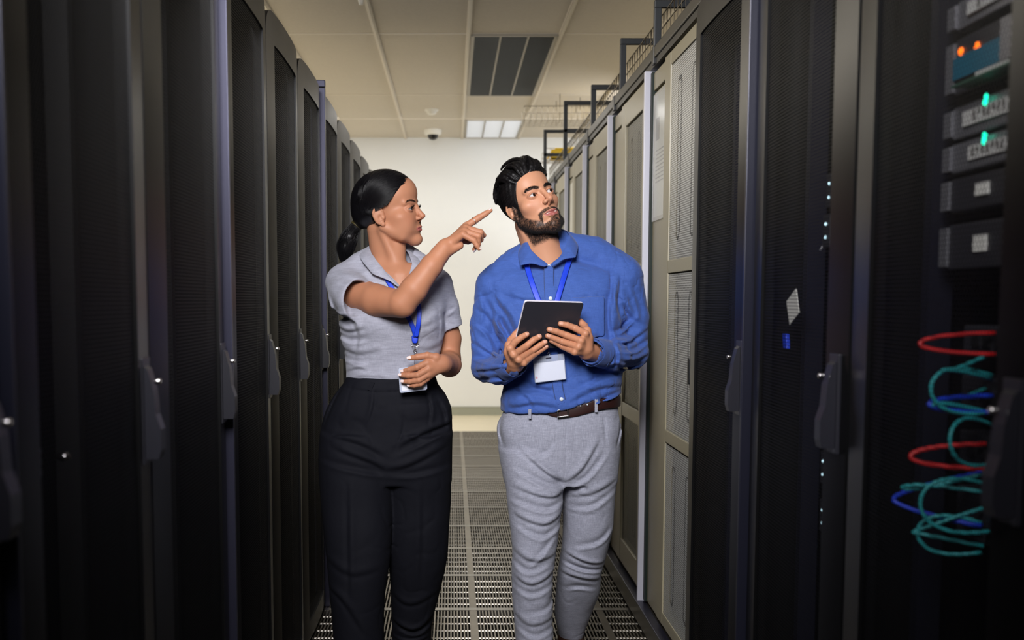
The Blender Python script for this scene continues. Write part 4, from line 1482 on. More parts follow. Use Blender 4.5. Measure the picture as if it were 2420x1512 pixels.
FTM = folds([
    ([(1328, 1120), (1290, 1100), (1230, 1050)], 0.010, 0.010, YM), ([(1326, 1132), (1280, 1125), (1215, 1090)], -0.009, 0.010, YM), ([(1325, 1145), (1285, 1150), (1210, 1128)], 0.008, 0.010, YM),
    ([(1322, 1165), (1280, 1180), (1206, 1160)], -0.007, 0.010, YM), ([(1320, 1190), (1275, 1210), (1210, 1190)], 0.007, 0.010, YM), ([(1318, 1215), (1270, 1240), (1214, 1215)], -0.006, 0.010, YM),
    ([(1332, 1120), (1365, 1090), (1400, 1030)], 0.008, 0.010, YM), ([(1332, 1135), (1375, 1115), (1420, 1060)], -0.007, 0.010, YM), ([(1336, 1160), (1390, 1150), (1450, 1120)], 0.005, 0.011, YM),
    ([(1340, 1190), (1390, 1185), (1446, 1150)], -0.005, 0.010, YM), ([(1300, 1030), (1280, 1060), (1240, 1065)], -0.004, 0.009, YM),
    ([(1328, 985), (1329, 1040), (1328, 1115)], -0.0030, 0.0035, YM), ([(1345, 985), (1348, 1040), (1338, 1075)], -0.002, 0.003, YM),
    ([(1186, 985), (1180, 1015), (1188, 1050)], -0.006, 0.004, YM), ([(1466, 985), (1462, 1015), (1452, 1050)], -0.006, 0.004, YM),
    ([(1246, 985), (1244, 1010), (1240, 1030)], -0.004, 0.004, YM), ([(1417, 975), (1420, 1010), (1424, 1040)], -0.004, 0.004, YM),
    # left knee and shin
    ([(1212, 1270), (1250, 1290), (1300, 1280)], 0.006, 0.011, YM), ([(1210, 1300), (1240, 1318), (1290, 1300)], -0.006, 0.010, YM), ([(1212, 1330), (1250, 1345), (1306, 1318)], 0.006, 0.010, YM),
    ([(1210, 1356), (1250, 1372), (1300, 1352)], -0.005, 0.010, YM), ([(1300, 1240), (1270, 1275), (1236, 1310)], -0.005, 0.009, YM), ([(1215, 1420), (1250, 1440), (1304, 1425)], 0.005, 0.012, YM),
    ([(1218, 1450), (1255, 1470), (1304, 1455)], -0.005, 0.010, YM), ([(1220, 1488), (1260, 1500), (1306, 1480)], 0.005, 0.010, YM), ([(1305, 1385), (1280, 1410), (1230, 1420)], -0.004, 0.010, YM),
    # right knee
    ([(1332, 1290), (1380, 1310), (1420, 1318)], 0.008, 0.008, 3.15), ([(1330, 1318), (1370, 1332), (1418, 1340)], -0.010, 0.007, 3.15), ([(1322, 1340), (1370, 1352), (1416, 1362)], 0.008, 0.009, 3.15),
    ([(1318, 1385), (1360, 1370), (1414, 1382)], -0.007, 0.009, 3.2), ([(1314, 1410), (1360, 1420), (1408, 1412)], 0.006, 0.009, 3.2), ([(1314, 1440), (1350, 1450), (1396, 1436)], -0.006, 0.008, 3.25),
    ([(1440, 1240), (1410, 1270), (1350, 1285)], -0.006, 0.010, YM), ([(1316, 1470), (1350, 1475), (1386, 1462)], 0.005, 0.008, 3.3)], 3.1)


def trM_post(p, d):
    m = np.abs(d) < 0.03
    if m.any():
        pm = p[m]
        yc = np.where(pm[:, 2] > 0.75, 3.12, np.where(pm[:, 0] > 0.318, 3.16, 3.05))
        disp = 1.25 * FTM(pm) * np.clip((yc - pm[:, 1]) / 0.03, 0, 1)
        disp -= 0.0018 * creases(pm, 14, 16, 61)
        disp += 0.0016 * vnoise(pm * np.array([1, 1, 0.6]), 24, 8)
        d = d.copy()
        d[m] = d[m] - disp.astype(F32)
    return d


trM.post = trM_post

# ---- skin: head, neck, torso, legs, hands
headM = sculpt_head(TM, True)
hb = to_world((0, -0.030, -0.055), TM)
neckM = Sculpt()
neckM.rc(hb, P(1301, 640, 3.125), 0.055, 0.063)
neckM.rc(to_world((0, 0.012, -0.080), TM), P(1299, 634, 3.112), 0.034, 0.026, k=0.03)
neckM.rc(to_world((-0.055, -0.018, -0.045), TM), P(1290, 630, 3.095), 0.010, 0.010, k=0.02)
neckM.rc(to_world((0.055, -0.018, -0.045), TM), P(1306, 628, 3.095), 0.010, 0.010, k=0.02)


class Union:
    def __init__(self, a, b, k):
        self.a, self.b, self.k = a, b, k

    def eval(self, p, c=None, rad=0.0):
        return smin(self.a.eval(p, c, rad), self.b.eval(p, c, rad), self.k)


V1, F1 = surface(Union(headM, neckM, 0.012), TM[0] - [0.16, 0.17, 0.27], TM[0] + [0.16, 0.17, 0.17], 0.0016, smooth=1)
L1 = to_local(V1, TM)
N1 = normals(V1, F1)


def smoothstep(a, b, x):
    t = np.clip((x - a) / (b - a), 0, 1)
    return t * t * (3 - 2 * t)


def lip_mask(L, dl):
    x, y, z = np.abs(L[:, 0]), L[:, 1], L[:, 2]
    t = np.clip(1 - (x / 0.0255) ** 2, 0, 1)
    top = -0.0642 + (0.0078 - 0.0012 * np.exp(-(x / 0.004) ** 2)) * t ** 0.8
    bot = -0.0642 - (0.0094 + dl) * t ** 0.7
    return smoothstep(-0.0008, 0.0012, np.minimum(top - z, z - bot)) * (y > 0.07) * (x < 0.0255)


def beard_mask(L):
    x, y, z = np.abs(L[:, 0]), L[:, 1], L[:, 2]
    yy = np.array([-0.03, 0.0, 0.02, 0.045, 0.062, 0.072, 0.080, 0.12])
    zz = np.array([-0.050, -0.020, -0.036, -0.058, -0.072, -0.080, -0.082, -0.082])
    zb = np.interp(y, yy, zz)
    side = smoothstep(-0.004, 0.006, zb - z) * smoothstep(-0.135, -0.118, z) * smoothstep(-0.016, -0.004, y + 0.35 * np.minimum(z + 0.09, 0) * 0)
    burn = smoothstep(0.030, 0.022, y) * smoothstep(-0.002, 0.006, y) * (x > 0.055) * (z > -0.05) * (z < 0.01)
    m0 = -0.0505 - 0.10 * x - 7.0 * np.maximum(x - 0.012, 0) ** 2 * 1.5
    must = smoothstep(0.0062, 0.0036, np.abs(z - m0)) * (x < 0.0345) * smoothstep(0.0, 0.004, x + 0.001) * (y > 0.06)
    corner = smoothstep(0.0052, 0.003, np.abs(x - 0.0325)) * (z < -0.056) * (z > -0.086) * (y > 0.05)
    soul = smoothstep(0.0135, 0.008, x) * (z < -0.0785) * (z > -0.10) * (y > 0.06)
    hole = (x < 0.030) & (x > 0.0135) & (z > -0.088) & (z < -0.066) & (y > 0.06)
    m = np.maximum.reduce([side, burn, must, corner, soul])
    m = np.where(hole, m * 0.15, m)
    return m * (1 - lip_mask(L, 0.0034))


def skin_tint(L, base, male):
    n = len(L)
    x, y, z = np.abs(L[:, 0]), L[:, 1], L[:, 2]
    c = np.tile(base, (n, 1))
    red = 0.5 * np.exp(-((x - 0.042) / 0.02) ** 2 - ((z + 0.028) / 0.02) ** 2) * (y > 0.02) + 0.6 * np.exp(-(x / 0.014) ** 2 - ((z + 0.028) / 0.014) ** 2) * (y > 0.08)
    c *= 1 - red[:, None] * np.array([0.02, 0.16, 0.16])
    lidm = np.exp(-((x - 0.0315) / 0.014) ** 2 - ((z - 0.004) / 0.008) ** 2) * (y > 0.05)
    c *= 1 - lidm[:, None] * np.array([0.16, 0.26, 0.26])
    return c


tm = skin_tint(L1, SKM, True)
lm = lip_mask(L1, 0.0034)[:, None]
tm = tm * (1 - lm) + np.array(lin((166, 98, 92))) * lm
bmk = beard_mask(L1)
speck = 0.62 + 0.38 * np.clip(0.5 + 1.4 * vnoise(L1, 420, 5), 0, 1)
tm = tm * (1 - 0.94 * (bmk * speck)[:, None]) + np.array([0.010, 0.008, 0.008]) * (0.94 * bmk * speck)[:, None]


BROW_UP = 0.0


def brow_curve(s, male):
    pts = np.array([(0.0105, 0.0905, 0.0190), (0.020, 0.0885, 0.0225), (0.031, 0.0830, 0.0250), (0.041, 0.0745, 0.0235), (0.047, 0.0670, 0.0190)])
    return (pts + np.array([0, 0, BROW_UP])) * np.array([s, 1, 1])


def brow_mask(L, w):
    m = np.zeros(len(L))
    for s in (-1, 1):
        b = brow_curve(s, True)
        for i in range(len(b) - 1):
            a, c = b[i, [0, 2]], b[i + 1, [0, 2]]
            ab = c - a
            q_ = L[:, [0, 2]] - a
            h = np.clip(q_ @ ab / (ab @ ab), 0, 1)
            t = (i + h) / (len(b) - 1)
            d = np.linalg.norm(q_ - h[:, None] * ab, axis=1)
            ww = w * (0.75 + 0.5 * np.sin(np.pi * np.clip(t * 0.8 + 0.12, 0, 1))) * np.where(t > 0.75, 1 - (t - 0.75) * 2.4, 1)
            m = np.maximum(m, smoothstep(ww, ww * 0.45, d))
    return m * (L[:, 1] > 0.05)


bw = brow_mask(L1, 0.0052)
tm = tm * (1 - 0.72 * bw[:, None]) + 0.01 * 0.72 * bw[:, None]


def finger(S, pts, rs, k=0.0015):
    S.chain(pts, rs, k=k, k_in=0.0025)


def px_chain(lst):
    return [P(a, b, y) for (a, b, y) in lst]


def hand(fingers, thumb, wrist, fore, palm_r, k_f=0.002, extra=None):
    """fingers: lists of (px,py,Y,r) from knuckle to tip; wrist/fore: (px,py,Y,r)"""
    S = Sculpt()
    w = P(*wrist[:3])
    S.rc(P(*fore[:3]), w, fore[3], wrist[3])
    for i, f in enumerate(fingers):            # metacarpals spread out from the wrist
        k0 = P(*f[0][:3])
        S.rc(w * 0.8 + k0 * 0.2, k0, palm_r * 1.02, f[0][3] * 1.06, k=0.013)
    t0 = P(*thumb[0][:3])
    S.rc(w * 0.75 + t0 * 0.25, t0, palm_r * 1.0, thumb[0][3] * 1.15, k=0.012)
    if extra:
        for (a, b, ra, rb) in extra:
            S.rc(P(*a), P(*b), ra, rb, k=0.010)
    for f in fingers + [thumb]:
        pts = px_chain([x[:3] for x in f]); rs = [x[3] for x in f]
        T_ = Sculpt()
        # finger with slightly swollen joints, merged to the palm only at its root
        pp, rr = [], []
        for i in range(len(pts)):
            pp.append(pts[i]); rr.append(rs[i])
            if i < len(pts) - 1:
                pp.append((pts[i] + pts[i + 1]) / 2); rr.append((rs[i] + rs[i + 1]) / 2 * 0.94)
        S.chain(pp, rr, k=k_f, k_in=0.003)
    return S


TABY = 2.868
def taby(px, py):
    """depth of the tablet's back plane under a photo pixel"""
    u, v = (px - 1237) / 141.0, (py - 711) / 109.0
    return 2.838 + 0.054 * u + 0.075 * v


def onto(px, py, r, off=0.0):
    return (px, py, taby(px, py) - r - off, r)


hR = hand([[(1206, 823, 2.850, .0108), onto(1216.5, 808.6, .0098, .014), onto(1232, 797, .0088, .004), onto(1245, 789.8, .0078)],
           [(1214, 838, 2.848, .0108), onto(1241, 819.8, .0098, .014), onto(1261, 803, .0090, .004), onto(1274.5, 795.3, .0080)],
           [(1226, 850, 2.852, .0104), onto(1255, 830.3, .0094, .012), onto(1276.5, 815.3, .0086, .003), onto(1288, 808.3, .0076)],
           [(1238, 858, 2.858, .0094), onto(1264, 836.5, .0084, .010), onto(1280, 826, .0076, .002), onto(1291, 819, .0068)]],
          [(1204, 816, 2.885, .0125), (1208, 803, 2.902, .0108), (1218, 790, 2.912, .0098), (1229, 778, 2.912, .0086)],
          (1218, 860, 2.905, .0255), (1190, 872, 2.99, .030), 0.0125, extra=[((1206, 832, 2.885), (1216, 852, 2.89), 0.020, 0.022)])
hL = hand([[(1383, 788, 2.882, .0108), onto(1359.5, 775.5, .0098, .012), onto(1341, 768, .0088, .004), onto(1324.5, 765, .0078)],
           [(1373, 805, 2.878, .0108), onto(1338.5, 792, .0098, .012), onto(1314.5, 783, .0090, .004), onto(1298, 778.6, .0080)],
           [(1367, 820, 2.878, .0104), onto(1330, 807, .0094, .012), onto(1309.5, 799, .0086, .003), onto(1294.3, 793.6, .0076)],
           [(1358, 832, 2.882, .0094), onto(1330, 819.5, .0084, .010), onto(1314, 810.3, .0076, .002), onto(1303, 805.2, .0068)]],
          [(1386, 782, 2.912, .0125), (1381, 770, 2.934, .0108), (1371, 760, 2.944, .0098), (1358, 752, 2.944, .0086)],
          (1386, 830, 2.925, .0255), (1420, 834, 2.99, .030), 0.0125, extra=[((1386, 800, 2.905), (1384, 822, 2.91), 0.020, 0.022)])


def mesh_hand(S, wpt, pad, h=0.0014):
    c = np.asarray(wpt)
    return surface(S, c - pad, c + pad, h, smooth=1)


def cut_join(V, Fq, keep):
    k = keep[Fq].all(1)
    return V, Fq[k]


def hand_tint(V, base, tips):
    c = np.tile(base, (len(V), 1))
    for (tp, r) in tips:
        d = np.linalg.norm(V - tp, axis=1)
        m = np.exp(-(d / (r * 2.0)) ** 2)[:, None]
        c = c * (1 - 0.30 * m * np.array([0.1, 0.6, 0.6]))
    return c * (1 + 0.05 * vnoise(V, 110, 2))[:, None]


VR, FR = mesh_hand(hR, P(1232, 825, 2.90), np.array([0.075, 0.10, 0.075]))
VL, FL = mesh_hand(hL, P(1358, 800, 2.91), np.array([0.10, 0.10, 0.075]))


def fingertips(lst):
    return [(P(*f[-1][:3]), f[-1][3]) for f in lst]


class Shrunk:
    """body under the clothes: the clothes' surface moved inwards"""
    def __init__(self, parts, inset):
        self.parts, self.inset = parts, inset

    def eval(self, p, c=None, rad=0.0):
        d = None
        for s in self.parts:
            e = s.eval(p, c, rad)
            d = e if d is None else np.minimum(d, e)
        return d + F32(self.inset)


def no_post(s):
    t = Sculpt(s.T); t.ops = s.ops
    return t


VB, FB = surface(Shrunk([no_post(shirtM), no_post(trM)], 0.016), (-0.02, 2.75, 0.05), (0.75, 3.55, 1.44), 0.008, B=12)
VB2 = VB
Vm, Fm, Cm = join([(V1, F1, tm), (VR, FR, hand_tint(VR, SKM * np.array([0.92, 0.84, 0.80]), [])), (VL, FL, hand_tint(VL, SKM * np.array([0.92, 0.84, 0.80]), [])), (VB, FB, np.tile(SKM, (len(VB), 1)))])
man = link('person', np_mesh('person', Vm, Fm, M['skin_man'], True, Cm))
tag(man, 'person with a short beard in a blue linen shirt and grey trousers, holding a tablet', 'person')

vs, fs = surface(shirtM, (0.03, 2.85, 0.90), (0.66, 3.30, 1.47), 0.0025, smooth=2)
shirt = link('shirt', np_mesh('shirt', vs, fs, M['linen']), man)
shirt['label'] = 'long-sleeved blue linen shirt'
vt, ft = surface(trM, (0.08, 2.88, 0.02), (0.56, 3.46, 1.0), 0.0036, smooth=2)
trous = link('trousers', np_mesh('trousers', vt, ft, M['trousergrey']), man)
trous['label'] = 'light grey trousers'

# eyes, teeth
for s in (-1, 1):
    eyeball(TM, s, (0.20, 1.0, -0.02), man, [M['eye_white'], M['iris'], M['pupil']])
tb = MB()
for i in range(-3, 4):
    c = to_world((i * 0.0052, 0.0868 - 0.00035 * i * i, -0.0632), TM)
    B_ = TM[1]
    tb.obox(c, B_[0] * 0.0024, B_[1] * 0.0016, B_[2] * 0.0024, bev=0.0008)
tb.build('teeth', M['teeth'], man)

# beard and brows as short hairs on the face
def stubble(V, N, Lc, mask, count, length, T, down, r0=0.00022, seed=1, up=0.0, jit=0.35):
    g = np.random.default_rng(seed)
    w = np.clip(mask, 0, 1) ** 1.5
    idx = g.choice(len(V), count, p=w / w.sum())
    base = V[idx] + g.normal(0, 0.0006, (count, 3))
    d = N[idx] * 0.55 + T[1][2] * -down + T[1][0] * (np.sign(Lc[idx, 0]) * 0.15)[:, None] + g.normal(0, jit * 0.5, (count, 3))
    d /= np.linalg.norm(d, axis=1, keepdims=True)
    ln = length * g.uniform(0.6, 1.25, count) * (0.5 + 0.5 * np.clip(mask[idx], 0, 1))
    t = np.linspace(0, 1, 4)[None, :, None]
    curl = -T[1][2] * 0.25
    paths = base[:, None, :] + d[:, None, :] * ln[:, None, None] * t + curl * (ln[:, None, None] * t ** 2) - N[idx][:, None, :] * 0.0006
    return strands(paths, r0, r0 * 0.35)


bs = stubble(V1, N1, L1, bmk, 13000, 0.0054, TM, 0.75, seed=11)
link('beard', np_mesh('beard', bs[0], bs[1], M['beard']), man)['label'] = 'short dark beard and moustache'


def brows(T, V, Lc, N, width, count, seed, mat_, parent, length=0.0075):
    g = np.random.default_rng(seed)
    bwm = brow_mask(Lc, width)
    idx = g.choice(len(V), count, p=bwm / bwm.sum())
    out = np.sign(Lc[idx, 0])[:, None] * T[1][0]
    d = out * 0.85 + T[1][2] * g.uniform(-0.05, 0.45, count)[:, None] + N[idx] * 0.22
    d /= np.linalg.norm(d, axis=1, keepdims=True)
    t = np.linspace(0, 1, 4)[None, :, None]
    ln = length * g.uniform(0.6, 1.1, count)[:, None, None]
    paths = V[idx][:, None, :] + d[:, None, :] * ln * t - N[idx][:, None, :] * (0.0004 + 0.001 * t ** 2)
    v, f = strands(paths, 0.00026, 0.0001)
    for s in (-1, 1):
        side = Lc[idx, 0] * s > 0
        v_, f_ = strands(paths[side], 0.00026, 0.0001)
        link('eyebrow', np_mesh('eyebrow', v_, f_, mat_), parent)


brows(TM, V1, L1, N1, 0.0050, 900, 21, M['beard'], man)


def lashes(T, parent, mat_, up, n=26, ln=0.006):
    for s in (-1, 1):
        e = EYE * [s, 1, 1]
        ps = []
        for i in range(n):
            x = (-0.0125 + 0.026 * i / (n - 1))
            xs = x + 0.003
            z = up * max(1 - (xs / 0.0150) ** 2, -0.6) + 0.10 * x
            y = math.sqrt(max(0.0142 ** 2 - x * x * 0.9 - z * z, 1e-6)) - 0.0006
            b0 = e + np.array([s * x, y, z])
            tip = np.array([s * (x * 1.25), y + ln * 0.8, z + ln * 0.55])
            mid = np.array([s * (x * 1.1), y + ln * 0.55, z + ln * 0.08])
            ps.append([b0, e + mid, e + tip])
        ps = to_world(np.array(ps).reshape(-1, 3), T).reshape(n, 3, 3)
        v, f = strands(ps, 0.00032, 0.0001)
        link('eyelashes', np_mesh('eyelashes', v, f, mat_), parent)


lashes(TM, man, M['hair_black'], 0.0056, ln=0.004)

# ---- hair: cap close to the skull plus swept locks
SKC, SKR = np.array([0, -0.012, 0.040]), np.array([0.0705, 0.0870, 0.0765])


def skull(d, h):
    d = np.asarray(d, float); d = d / np.linalg.norm(d)
    return SKC + d * (1.0 / np.linalg.norm(d / SKR) + h)


capM = Sculpt(TM)
capM.ell(SKC, SKR + [0.006, 0.009, 0.010])


def hairlineM(p):
    x, y, z = np.abs(p[:, 0]), p[:, 1], p[:, 2]
    ym = np.interp(z, [-0.09, -0.05, -0.03, -0.022, 0.0, 0.02, 0.035, 0.055, 0.070, 0.080, 0.09], [-0.060, -0.040, -0.024, 0.012, 0.024, 0.032, 0.042, 0.056, 0.071, 0.084, 0.2])
    return smax((y - ym).astype(F32) * 0.8, (-0.072 - z).astype(F32), 0.006)


capM.fn(hairlineM, (0, 0, 0), 1.0, k=0.006, mode='max')
g_ = np.random.default_rng(5)
lockpaths = []
for row, (n_, y0, z0, hgt) in enumerate(((22, 0.079, 0.073, 0.024), (22, 0.066, 0.088, 0.026), (20, 0.040, 0.103, 0.022), (18, 0.005, 0.110, 0.016), (16, -0.035, 0.105, 0.010))):
    for i in range(n_):
        u = (i / (n_ - 1) - 0.5) * 2 + g_.normal(0, 0.03)
        x0 = u * (0.050 if row == 0 else 0.058)
        a = np.array([x0, y0 - 0.026 * u * u - SKC[1], z0 - 0.014 * u * u - SKC[2]])
        part = 1.0 if u > -0.6 else 0.25
        sweep = (0.026 + 0.010 * g_.normal()) * part
        b_ = np.array([x0 * 1.02 + sweep, y0 - 0.088 - SKC[1] + 0.01 * g_.normal(), 0.100 - 0.03 * (row >= 3) - 0.02 * abs(u) - SKC[2]])
        pts = []
        ph = 1.7 * u + 0.5 * row + g_.normal(0, 0.35)
        hh = hgt * (1 + 0.18 * g_.normal()) * (1 - 0.35 * u * u)
        for k in range(9):
            t = k / 8
            d = a * (1 - t) + b_ * t + np.array([0.008 * math.sin(5.0 * t + ph) * t ** 0.5, 0, 0])
            h = 0.0015 + hh * math.sin(math.pi * min(t * 0.72 + 0.02, 1)) ** 0.8 + 0.0035 * math.sin(7 * t + 2 * ph) * t
            pts.append(skull(d, h))
        lockpaths.append((np.array(pts), [0.0014, 0.0034, 0.0046, 0.0052, 0.0052, 0.0050, 0.0046, 0.0038, 0.0022]))
# sides brushed back
for s in (-1, 1):
    for i in range(14):
        z0 = 0.078 - 0.0075 * i
        pts = []
        for k in range(7):
            t = k / 6
            d = np.array([s * 0.07, 0.054 - 0.0028 * i - 0.090 * t - SKC[1], z0 - 0.016 * t - SKC[2]])
            pts.append(skull(d, 0.003 + 0.006 * math.sin(math.pi * min(t + 0.1, 1)) * (1 - i / 16)))
        lockpaths.append((np.array(pts), [0.0012, 0.003, 0.004, 0.0042, 0.004, 0.0036, 0.002]))
for (pts, rs) in lockpaths:
    capM.chain(pts, rs, k=0.0045, k_in=0.003)
# small loose lock over the hair front
Vh, Fh = surface(capM, TM[0] - [0.17, 0.17, 0.13], TM[0] + [0.17, 0.17, 0.20], 0.0018, smooth=1)
sp = []
for (pts, rs) in lockpaths:
    n_ = len(pts)
    tt = np.linspace(0, n_ - 1, 10)
    base = np.stack([np.interp(tt, np.arange(n_), pts[:, k]) for k in range(3)], 1)
    rad = np.interp(tt, np.arange(n_), rs)
    for _ in range(30):
        o_ = g_.normal(0, 1, 3); o_ /= np.linalg.norm(o_)
        out = base - SKC; out /= np.linalg.norm(out, axis=1, keepdims=True)
        if (o_ @ out[5]) < -0.1:
            o_ = -o_
        w_ = g_.uniform(0.80, 1.45)
        sp.append(base + o_ * (rad * w_)[:, None] + g_.normal(0, 0.0006, (10, 3)))
sp = to_world(np.array(sp).reshape(-1, 3), TM).reshape(len(sp), 10, 3)
vv, ff = strands(sp, 0.00034, 0.00018)
Vh, Fh, _ = join([(Vh, Fh), (vv, ff)])
link('hair', np_mesh('hair', Vh, Fh, M['hair_black']), man)['label'] = 'short wavy black hair'

# ---- collar, buttons, cuffs
def ribbon(curves, name, m_, parent, thick=0.0022, sub=1, smooth=True):
    """surface through a list of point rows, given real thickness"""
    rows = [np.array(c, float) for c in curves]
    mb_ = MB(); mb_.quad_grid(rows)
    o_ = mb_.build(name, m_, parent, smooth=smooth)
    md = o_.modifiers.new('thick', 'SOLIDIFY'); md.thickness = thick; md.offset = 0
    sb = o_.modifiers.new('sub', 'SUBSURF'); sb.levels = sub + 1; sb.render_levels = sub + 1
    return o_


def strap(sc, pts, w, name, m_, parent, lift=0.002, n=24, wdir=None):
    """flat band following the clothes under a pixel polyline"""
    pts = np.array(pts, float)
    t = np.linspace(0, len(pts) - 1, n)
    px_ = np.stack([np.interp(t, np.arange(len(pts)), pts[:, k]) for k in range(2)], 1)
    sc = no_post(sc)
    C3 = np.array([on_surface(sc, a, b, back=lift + 0.002) for (a, b) in px_])
    C3[:, 1] = np.convolve(np.pad(np.minimum(C3[:, 1], np.convolve(np.pad(C3[:, 1], 4, mode='edge'), np.ones(9) / 9, 'valid')), 2, mode='edge'), np.ones(5) / 5, 'valid')
    T3 = np.gradient(C3, axis=0); T3 /= np.linalg.norm(T3, axis=1, keepdims=True)
    W3 = np.cross(T3, [0, -1.0, 0]); W3 /= np.linalg.norm(W3, axis=1, keepdims=True)
    rows = [[c - wv * w / 2, c + wv * w / 2] for c, wv in zip(C3, W3)]
    return ribbon(rows, name, m_, parent, 0.0012, sub=0)


def collar_leaf(fold, edge, name, m_, parent):
    rows = []
    k_ = [0, 0.5, 1, 1.5, 1.9, 2, 2.1, 2.5, 3, 4, 5]
    fold = np.stack([np.interp(k_, range(6), np.array(fold)[:, c]) for c in range(3)], 1)
    edge = np.stack([np.interp(k_, range(6), np.array(edge)[:, c]) for c in range(3)], 1)
    for (a, b) in zip(fold, edge):
        a, b = np.array(a), np.array(b)
        mid = (a + b) / 2 + np.array([0, -0.004, 0.002])
        rows.append([a, mid, b])
    return ribbon(rows, name, m_, parent, 0.0030)


collar_leaf([P(1296, 624, 3.030), P(1276, 610, 3.032), P(1256, 590, 3.048), P(1244, 565, 3.085), P(1252, 545, 3.14), P(1290, 535, 3.185)],
            [P(1290, 632, 3.020), P(1256, 622, 3.018), P(1229, 628, 3.030), P(1222, 596, 3.085), P(1236, 572, 3.155), P(1290, 566, 3.200)], 'collar', M['linen'], man)
collar_leaf([P(1300, 624, 3.030), P(1322, 608, 3.032), P(1338, 580, 3.050), P(1346, 552, 3.085), P(1335, 540, 3.14), P(1290, 535, 3.185)],
            [P(1308, 630, 3.020), P(1332, 612, 3.018), P(1361, 609, 3.030), P(1369, 578, 3.085), P(1356, 566, 3.155), P(1290, 566, 3.200)], 'collar', M['linen'], man)
for (bx, by) in ((1297.5, 629), (1301, 705), (1327, 943)):
    p_ = on_surface(shirtM, bx, by, back=0.0015)
    b = MB(); b.lathe([(0.0, -0.0022), (0.0042, -0.0022), (0.0056, -0.0014), (0.0058, 0.001)], p_, axis='y', seg=16)
    b.build('button', M['button'], man, True)
strap(shirtM, [(1296, 626), (1299, 700), (1304, 780), (1310, 860), (1319, 920), (1327, 955)], 0.033, 'placket', M['linen'], man, lift=0.001, n=30)
rows = []
for i in range(9):
    rows.append([on_surface(no_post(shirtM), 1346 + (1429 - 1346) * j / 8 + 4 * i / 8 * (1 - j / 8), 703 - 4 * j / 8 + (i / 8) * (92 + (10 if 2 < j < 6 else 4)), back=0.0045) for j in range(9)])
ribbon(rows, 'chest_pocket', M['linen'], man, 0.0022, sub=0)
# cuffs: thicker bands at the sleeve ends
for (a_, b_, r_) in ((P(1196, 868, 2.975), P(1217, 858, 2.925), 0.0395), (P(1424, 836, 2.965), P(1400, 832, 2.925), 0.0405)):
    d_ = (b_ - a_) / np.linalg.norm(b_ - a_)
    t_ = np.cross(d_, [0, 0, 1.0]); t_ /= np.linalg.norm(t_); w_ = np.cross(t_, d_)
    rows = []
    for k in range(29):
        an = 2 * math.pi * k / 28
        rows.append([a_ + (b_ - a_) * u_ + (t_ * math.cos(an) * 1.02 + w_ * math.sin(an) * 1.0) * (r_ + 0.0015 * math.sin(3 * an + 5 * u_)) for u_ in (0, 0.35, 0.7, 1.02)])
    ribbon(rows, 'cuff', M['linen'], man, 0.0024)

# ---- belt
def belt_ring(pyL, pyR, h, mat_, name, parent, a_add=0.004):
    rows = []
    l_, r_ = P(1203, pyL, 3.11), P(1461, pyR, 3.11)
    cx_, a_ = (l_[0] + r_[0]) / 2, (r_[0] - l_[0]) / 2 + a_add
    for k in range(65):
        an = 2 * math.pi * k / 64
        x_ = cx_ + a_ * np.sign(math.cos(an)) * abs(math.cos(an)) ** (2 / 2.5)
        y_ = 3.11 + (0.113 + a_add) * np.sign(math.sin(an)) * abs(math.sin(an)) ** (2 / 2.5)
        z_ = l_[2] + (r_[2] - l_[2]) * (x_ - l_[0]) / (r_[0] - l_[0]) - 0.032 * math.exp(-((x_ - 0.33) / 0.085) ** 2) * (y_ < 3.11)
        rows.append([(x_, y_, z_ + h / 2), (x_, y_, z_ - h / 2)])
    return ribbon(rows, name, mat_, parent, 0.004)


belt = belt_ring(938, 944, 0.036, M['leather'], 'belt', man)
belt['label'] = 'dark brown leather belt with a silver buckle'
bk = MB()
cb = P(1331, 968, 2.990)
for (dx, dz, sx_, sz_) in ((-0.018, 0, 0.0022, 0.022), (0, 0.020, 0.018, 0.0022), (0, -0.020, 0.018, 0.0022), (0.012, 0, 0.0022, 0.020)):
    bk.obox(cb + [dx, -0.004, dz + 0.14 * dx], (sx_, 0, 0.14 * sx_), (0, 0.0022, 0), (-0.14 * sz_, 0, sz_), bev=0.0012)
bk.obox(cb + [-0.004, -0.006, 0], (0.014, 0, 0.002), (0, 0.0012, 0), (0, 0, 0.0018), bev=0.0006)
bk.build('buckle', M['chrome'], belt)
hb_ = MB()
for (hx, hy) in ((1346, 965), (1358, 962), (1372, 959), (1388, 956)):
    hb_.lathe([(0.0, -0.0012), (0.0016, -0.0012), (0.0022, 0.0)], P(hx, hy, 2.9895), axis='y', seg=8)
hb_.build('belt_holes', M['button'], belt)
for (lx, ly) in ((1252, 978), (1409, 955)):
    b = MB(); c0 = on_surface(trM, lx, ly + 25, back=0.0)
    yb = 2.990 + 0.012 * (abs(lx - 1325) / 75) ** 2
    hz = 0.024 if lx > 1300 else 0.014
    b.obox(P(lx, ly, yb - 0.008), (0.0045, 0, 0), (0, 0.0014, 0), (0.0, 0.0, hz), bev=0.001)
    b.build('belt_loop', M['trousergrey'], trous)

